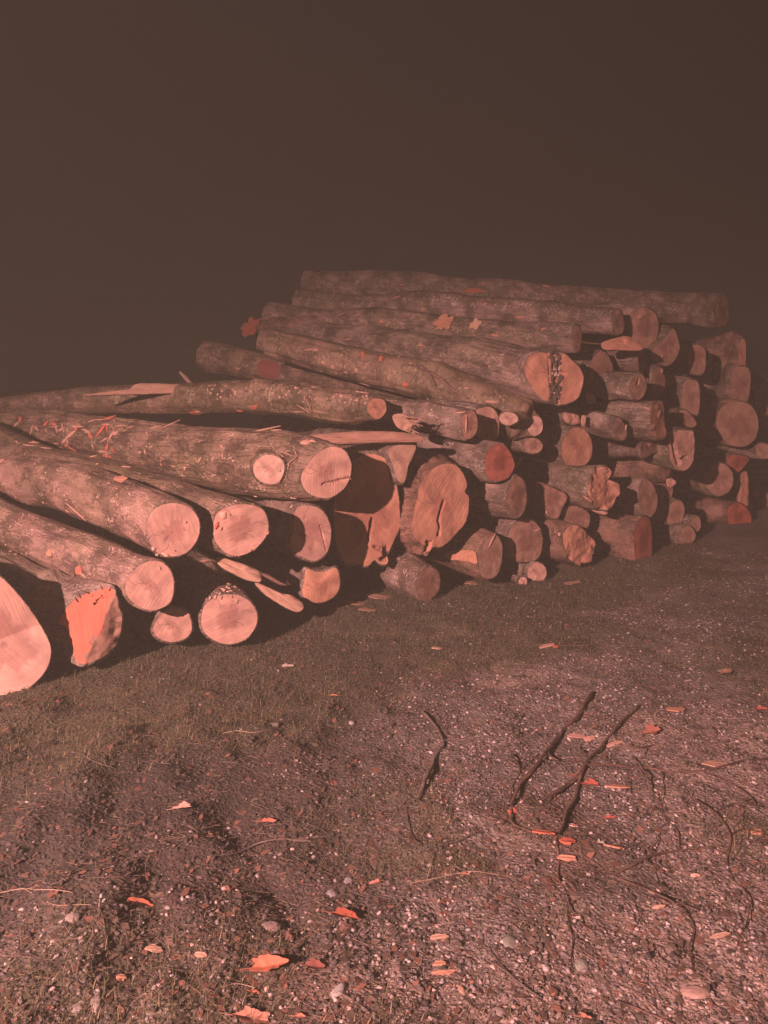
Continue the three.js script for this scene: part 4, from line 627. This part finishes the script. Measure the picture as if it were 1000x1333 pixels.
for (const [l, x, y, a, b, d, t] of [['reddish bark flake on the grass left of the sloping bare log', 462, 786, 34, 10, -12, 'brown'], ['broad dull bark flake touching the sloping bare log', 492, 778, 36, 12, -18, 'dull'], ['dull bark flake below the reddish bark flake', 478, 795, 22, 7, 10, 'brown'], ['short reddish bark flake under the notched log', 612, 760, 20, 9, 70, 'dull'], ['dark bark flake on the grass right of the thin bright end', 742, 760, 26, 8, 8, 'brown']]) chip(l, x, y, a, b, d, t);
chip('orange flat chip on the gravel far right', 985, 1085, 16, 9, 20, 'orange');

function stone(label, px, py, a, b, deg, c) {
  const p = onGround(px, py), s = pxSize(p), g = new THREE.IcosahedronGeometry(1, 3), q = g.attributes.position, k = px * 0.37;
  for (let i = 0; i < q.count; i++) { const v = new THREE.Vector3(q.getX(i), q.getY(i), q.getZ(i)), f = 0.78 + 0.44 * fbm3(v.x * 1.6 + k, v.y * 1.6, v.z * 1.6, 3); q.setXYZ(i, v.x * f * a * s, v.y * f * Math.min(a, b) * s * 0.6, v.z * f * b * s * 1.3); }
  g.computeVertexNormals(); const o = mesh('stone', g, flat(c, 0.85), scene); o.position.copy(p); o.rotation.y = -deg * Math.PI / 180; tag(o, label, 'stone', 'single stones on the track');
}
stone('long pale stone near the bottom left edge', 125, 1304, 7, 14, -15, [0.36, 0.29, 0.24]);
stone('whitish pointed stone near the bottom centre', 441, 1290, 8, 11, 30, [0.40, 0.37, 0.33]);
stone('flat grey pink stone left of the dark red leaf', 352, 1207, 14, 8, 10, [0.26, 0.18, 0.16]);
stone('grey stone on the gravel, left of two near the centre', 432, 1164, 8, 6, 10, [0.25, 0.23, 0.22]);
stone('grey stone on the gravel, right of two near the centre', 454, 1147, 6, 6, 0, [0.27, 0.25, 0.24]);
stone('brown round pebble on the right of the twigs', 849, 1161, 6, 5, 0, [0.28, 0.18, 0.14]);
stone('pale stone in the churned left soil, lower one', 95, 1195, 9, 8, 30, [0.30, 0.24, 0.20]);
stone('pale green grey stone in the right lower gravel', 663, 1226, 9, 11, 10, [0.22, 0.21, 0.17]);
stone('triangular grey stone below the lower stick', 757, 1257, 9, 8, 30, [0.25, 0.23, 0.19]);
stone('small white stone left of the triangular grey stone', 711, 1260, 5, 5, 0, [0.42, 0.36, 0.32]);
stone('pale cobble in the lower right corner', 905, 1292, 20, 8, 0, [0.42, 0.27, 0.22]);
stone('pale bottom left stone beside the long pale one', 100, 1312, 9, 6, 20, [0.30, 0.26, 0.22]);
stone('small tan stone right of the bottom centre', 601, 1289, 5, 8, -20, [0.40, 0.24, 0.17]);
stone('pale stone on the grass left of the leaf', 357, 944, 7, 5, 0, [0.32, 0.26, 0.22]);
stone('small white stone beside the grass stone', 458, 941, 4, 4, 0, [0.40, 0.34, 0.30]);
stone('rounded stone at the bottom right of the track', 650, 1318, 9, 7, 0, [0.27, 0.21, 0.18]);

// twigs: tapered crooked tubes lying on the ground along given points; forks are parts
function tube(pts, r0, r1, k) {
  const cv = new THREE.CatmullRomCurve3(pts), L = cv.getLength(), n = Math.max(8, Math.round(L / 0.022)), m = 8, pos = [], idx = [], uv = [], col = [];
  for (let i = 0; i <= n; i++) {
    const t = i / n, c = cv.getPointAt(t), T = cv.getTangentAt(t), s = UP.clone().cross(T).normalize(), b = T.clone().cross(s), kn = 1 + 0.5 * Math.pow(vn(t * L * 14 + k, k, 1), 4) + 0.2 * (vn(t * L * 40, k, 2) - 0.5), r = lerp(r0, r1, t) * kn * (i === 0 || i === n ? 0.75 : 1);
    c.addScaledVector(s, (vn(t * L * 9 + k, 3, 4) - 0.5) * 0.016).addScaledVector(b, (vn(t * L * 7 + k, 8, 4) - 0.5) * 0.012);
    for (let j = 0; j <= m; j++) { const a = j / m * 6.28318, v = c.clone().addScaledVector(s, Math.cos(a) * r).addScaledVector(b, Math.sin(a) * r); pos.push(v.x, v.y, v.z); uv.push(j / m * 0.3 + k, t * L / 0.7); const q = 0.75 + 0.5 * vn(v.x * 30, v.y * 30, v.z * 30); col.push(q, q, q); }
    if (i) for (let j = 0; j < m; j++) { const a = (i - 1) * (m + 1) + j; idx.push(a, a + m + 1, a + 1, a + 1, a + m + 1, a + m + 2); }
  }
  return geom(pos, idx, uv, col);
}
const twigMats = { dark: barkMat(0, 'red'), mid: barkMat(0, 'plain'), pale: new THREE.MeshStandardMaterial({ color: new THREE.Color().setRGB(0.36, 0.25, 0.18), roughness: 0.85 }) };
function stick(label, tone, w0, w1, path, forks = [], lift = 1, name = 'twig', cat = 'twig') {
  const o = thing(name, onGround(path[0][0], path[0][1]), label, cat, 'twigs and branches on the track'), O = o.position;
  const go = (nm, p, a, b) => { const w = p.map(([x, y, up]) => { const g = onGround(x, y), s = pxSize(g); g.y += a * s * 0.22 * lift + 0.005 + (up ?? 0) * 0.2; return g.sub(O); }); const s = pxSize(onGround(p[0][0], p[0][1])); return mesh(nm, tube(w, a * s * 0.24, b * s * 0.24, p[0][0] * 0.7), twigMats[tone], o); };
  go('stem', path, w0, w1); for (const f of forks) go('fork', f.p, f.w[0], f.w[1]); return o;
}
stick('thick dark stick rising to the right of the forked branch', 'dark', 10, 7, [[771, 905, 0.02], [748, 940, 0.02], [722, 969, 0.015], [704, 992, 0.01], [679, 1024, 0.01], [664, 1055]], [{ p: [[664, 1055], [668, 1073], [690, 1084], [703, 1096]], w: [7, 4] }, { p: [[690, 1010], [672, 1035], [663, 1050]], w: [4, 3] }, { p: [[722, 969], [716, 985], [728, 992]], w: [8, 4] }], 1.2, 'branch', 'branch');
stick('dark stick crossing the thick one and bending downwards', 'dark', 6, 8, [[832, 921, 0.02], [806, 948, 0.03], [784, 974, 0.03], [763, 1000, 0.02], [751, 1030, 0.01], [737, 1062], [726, 1090]], [{ p: [[763, 1000, 0.02], [735, 1030, 0.01], [706, 1048]], w: [13, 6] }, { p: [[800, 972], [822, 975], [850, 973]], w: [5, 3] }], 1.2, 'branch', 'branch');
stick('long thin twig running to the right edge of the photo', 'dark', 7, 4, [[765, 1001, 0.02], [802, 1001, 0.015], [842, 1004, 0.01], [880, 1008], [915, 1005], [955, 996], [1006, 988]], [{ p: [[915, 1007], [945, 1020], [975, 1040], [986, 1062]], w: [5, 2] }, { p: [[860, 1006], [864, 1030], [858, 1060]], w: [3, 2] }], 1.2);
stick('dark twig running downwards below the orange chips', 'dark', 6, 3, [[722, 1095], [726, 1120], [730, 1145], [736, 1168], [741, 1190]]);
stick('dark crooked stick on the gravel left of the forked branch', 'mid', 5, 11, [[550, 928, 0.01], [562, 942, 0.02], [572, 957, 0.02], [575, 972, 0.02], [564, 996, 0.015], [552, 1022, 0.01], [543, 1046]], [{ p: [[573, 968, 0.02], [584, 965, 0.01], [597, 958]], w: [5, 2] }, { p: [[541, 1044], [552, 1049], [562, 1048]], w: [5, 3] }], 1.2, 'branch', 'branch');
stick('short thick twig pointing left in the lower right', 'dark', 6, 4, [[800, 1140], [822, 1128], [846, 1118], [872, 1112], [905, 1106], [938, 1102]], [{ p: [[796, 1141], [822, 1155], [850, 1165], [885, 1178], [920, 1190]], w: [5, 2] }]);
stick('thin twig leaving the right edge below the long twig', 'dark', 3, 5, [[940, 1102], [965, 1100], [1006, 1096]]);
stick('curved thin twig at the far right, lower gravel', 'dark', 4, 3, [[950, 1140], [966, 1158], [973, 1180], [968, 1206], [962, 1234]], [{ p: [[962, 1230], [980, 1226], [1004, 1220]], w: [3, 2] }]);
stick('straight twig slanting down near the bottom centre', 'mid', 5, 4, [[634, 1240], [652, 1262], [676, 1284], [706, 1303]]);
stick('thin twig lying at the bottom right', 'mid', 4, 3, [[640, 1255], [662, 1272], [600, 1310]].slice(0, 2).concat([[690, 1290]]).reverse());
stick('twig at the bottom right leading out of the frame', 'dark', 5, 4, [[802, 1305], [836, 1320], [874, 1335], [900, 1345]]);
stick('pale twig lying across the grassy left of the gravel', 'mid', 4, 6, [[228, 1119], [262, 1118], [300, 1113], [335, 1102], [372, 1096], [424, 1098]], [{ p: [[372, 1096], [400, 1090], [430, 1092]], w: [4, 2] }]);
stick('thin curved stalk on the left churned soil', 'mid', 3, 2, [[20, 986], [56, 981], [90, 982], [118, 990], [145, 1002]]);
stick('pale dry stalk near the left edge, lower soil', 'pale', 3, 2, [[-4, 1164], [30, 1160], [64, 1163], [92, 1167]], [{ p: [[28, 1160], [60, 1176], [120, 1182]], w: [2, 1.5] }]);
stick('short dark twig pointing down in the lower left', 'mid', 4, 5, [[127, 1184], [133, 1200], [139, 1222], [141, 1238]]);
stick('thin stick lying away from the bright chip on the grass edge', 'dark', 3, 2, [[722, 843], [750, 841], [785, 840], [816, 842]]);
stick('fine pale stalk arching over the middle of the track', 'pale', 2, 1.4, [[535, 1152], [562, 1148], [590, 1140], [612, 1136], [650, 1140]]);
stick('short reddish twig above the fine pale stalk', 'mid', 4, 3, [[540, 1108], [562, 1106], [590, 1100], [612, 1088]]);
stick('looped fine pale stalk near the bottom centre', 'pale', 2, 1.5, [[540, 1215], [552, 1211], [570, 1207], [592, 1204]], [{ p: [[540, 1202], [550, 1199], [557, 1204], [552, 1210]], w: [2, 1.5] }]);
stick('dark twig leading from the dark red curled leaf', 'dark', 6, 4, [[462, 1208], [448, 1222], [430, 1238], [420, 1252]]);
stick('thin twig below the crooked stick in the middle', 'mid', 3, 3, [[530, 1052], [532, 1072], [540, 1092], [548, 1104]]);
stick('thin twig with a fork on the left soil near the bottom', 'pale', 3, 2, [[290, 1285], [306, 1280], [322, 1283], [334, 1287]], [{ p: [[296, 1272], [312, 1278], [324, 1282]], w: [2, 1.5] }]);
stick('pale stalk on the grass near the pale stones', 'pale', 2.5, 1.5, [[290, 955], [308, 952], [330, 955], [352, 950]]);
stick('thin crooked twig right of the crossing sticks', 'dark', 4, 2, [[822, 985], [850, 1030], [862, 1062], [858, 1092], [846, 1118]], [{ p: [[862, 1062], [880, 1080], [884, 1108]], w: [3, 2] }]);
stick('slender branch sweeping across the far right gravel', 'dark', 5, 3, [[905, 1044], [930, 1062], [948, 1090], [944, 1122], [952, 1150]], [{ p: [[948, 1090], [972, 1082], [1004, 1086]], w: [4, 2] }, { p: [[930, 1062], [958, 1048], [990, 1052]], w: [3, 1.5] }]);
stick('thin forked twig left of the thick dark stick', 'dark', 4, 2, [[668, 985], [676, 1005], [668, 1028], [661, 1050]], [{ p: [[676, 1005], [690, 996], [702, 982]], w: [3, 1.5] }]);
stick('faint twig running under the crossing sticks to the right', 'mid', 4, 2, [[712, 1004], [748, 996], [786, 990], [820, 992], [856, 984], [886, 990]]);
stick('long faint twig in the lower right gravel', 'dark', 4, 2, [[850, 1166], [884, 1184], [905, 1210], [898, 1244], [904, 1280]]);
stick('thin twig parallel to the short thick twig', 'mid', 3, 2, [[770, 1120], [800, 1110], [836, 1096], [866, 1076]]);
stick('bent twig low on the right, near the pale cobble', 'dark', 4, 2, [[736, 1190], [748, 1222], [744, 1256], [756, 1290]], [{ p: [[748, 1222], [766, 1232], [780, 1250]], w: [3, 1.5] }]);
stick('thin dark twig at the lower left corner', 'mid', 4, 2, [[4, 1250], [36, 1242], [70, 1252], [96, 1246]]);
// a twig caught on the logs
// splinters standing out of the split log at the left
{ const o = scene.children.find((c) => c.userData.label?.startsWith('log with flame orange')); seed(717);
  for (let k = 0; k < 6; k++) { const x = rr(98, 146), y = lerp(782, 762, (x - 98) / 48) + rr(-3, 4), q = front(x, y, -0.02), e = q.clone().add(new THREE.Vector3(rr(-0.03, 0.03), rr(0.02, 0.06), rr(0.02, 0.07))); const g = new THREE.ConeGeometry(rr(0.003, 0.007), 1, 5); g.translate(0, 0.5, 0); const m = mesh('splinter', g, fibreMat(k % 2 ? 'flame' : 'fresh'), o); m.position.copy(q).sub(o.position); m.quaternion.setFromUnitVectors(UP, e.clone().sub(q).normalize()); m.scale.y = e.distanceTo(q); } }
{
  const path = [[533, 471], [553, 482], [572, 494], [590, 507], [610, 518]].map(([a, b]) => hit(a, b)).filter(Boolean), fork = [[556, 484], [562, 492], [568, 502]].map(([a, b]) => hit(a, b)).filter(Boolean);
  if (path.length > 2) { const o = thing('twig', path[0].p, 'dark forked twig lying over the mossy logs left of the crusted crack', 'twig'); const w = (l) => l.map((h) => h.p.clone().addScaledVector(h.n, 0.022).sub(o.position)); mesh('stem', tube(w(path), 0.013, 0.009, 3), twigMats.dark, o); if (fork.length > 1) mesh('fork', tube(w(fork), 0.010, 0.006, 5), twigMats.dark, o); }
  const q = [[234, 484], [241, 491], [251, 503]].map(([a, b]) => front(a, b, 1.9)); const t = thing('twig', q[0], 'short pale broken twig sticking up behind the slender log', 'twig'); mesh('stem', tube(q.map((v) => v.clone().sub(t.position)), 0.010, 0.016, 7), twigMats.pale, t);
}
// ------------------------------------------------------------------ the work lamp that lights the pile, left of the photographer and out of the frame
{
  const o = thing('work_lamp', new THREE.Vector3(LAMP.pos.x, height(LAMP.pos.x, LAMP.pos.z), LAMP.pos.z), 'work lamp on a tall tripod left of the photographer, shining on the logs', 'lamp');
  const iron = flat([0.05, 0.05, 0.055], 0.5), top = LAMP.pos.y - o.position.y, d = LAMP.aim.clone().sub(LAMP.pos).normalize();
  const pole = new THREE.CylinderGeometry(0.018, 0.022, top - 0.6, 12); pole.translate(0, 0.5 + (top - 0.6) / 2, 0); mesh('pole', pole, iron, o);
  for (let k = 0; k < 3; k++) { const a = k * 2.094 + 0.4, e = new THREE.Vector3(Math.cos(a) * 0.55, 0.015, Math.sin(a) * 0.55); mesh('leg', new THREE.TubeGeometry(new THREE.LineCurve3(new THREE.Vector3(0, 0.75, 0), e), 2, 0.013, 8), iron, o); }
  const head = new THREE.Group(); head.name = 'lamp_head'; o.add(head); head.position.set(0, top, 0); head.quaternion.setFromUnitVectors(new THREE.Vector3(0, 0, 1), d);
  const sh = new THREE.LatheGeometry([[0.0, -0.14], [0.06, -0.13], [0.075, -0.06], [0.11, -0.03], [0.115, -0.028], [0.105, -0.034], [0.03, -0.10], [0, -0.10]].map(([a, b]) => new THREE.Vector2(a, b)), 28); sh.rotateX(Math.PI / 2); mesh('housing', sh, iron, head);
  const disc = new THREE.CylinderGeometry(0.09, 0.09, 0.012, 28); disc.rotateX(Math.PI / 2); disc.translate(0, 0, -0.052); mesh('lens', disc, new THREE.MeshStandardMaterial({ color: 0x221a18, emissive: new THREE.Color().setRGB(...LAMP.color), emissiveIntensity: 6 }), head);
  const L = new THREE.SpotLight(new THREE.Color().setRGB(...LAMP.color), LAMP.power, 0, 0.64, 1, 2); L.position.copy(LAMP.pos).addScaledVector(d, 0.0); L.target.position.copy(LAMP.aim); L.castShadow = true; L.shadow.radius = 3.5; L.shadow.mapSize.set(2048, 2048); L.shadow.bias = -0.0004;
  scene.add(L, L.target);
}
renderer.render(scene, camera);
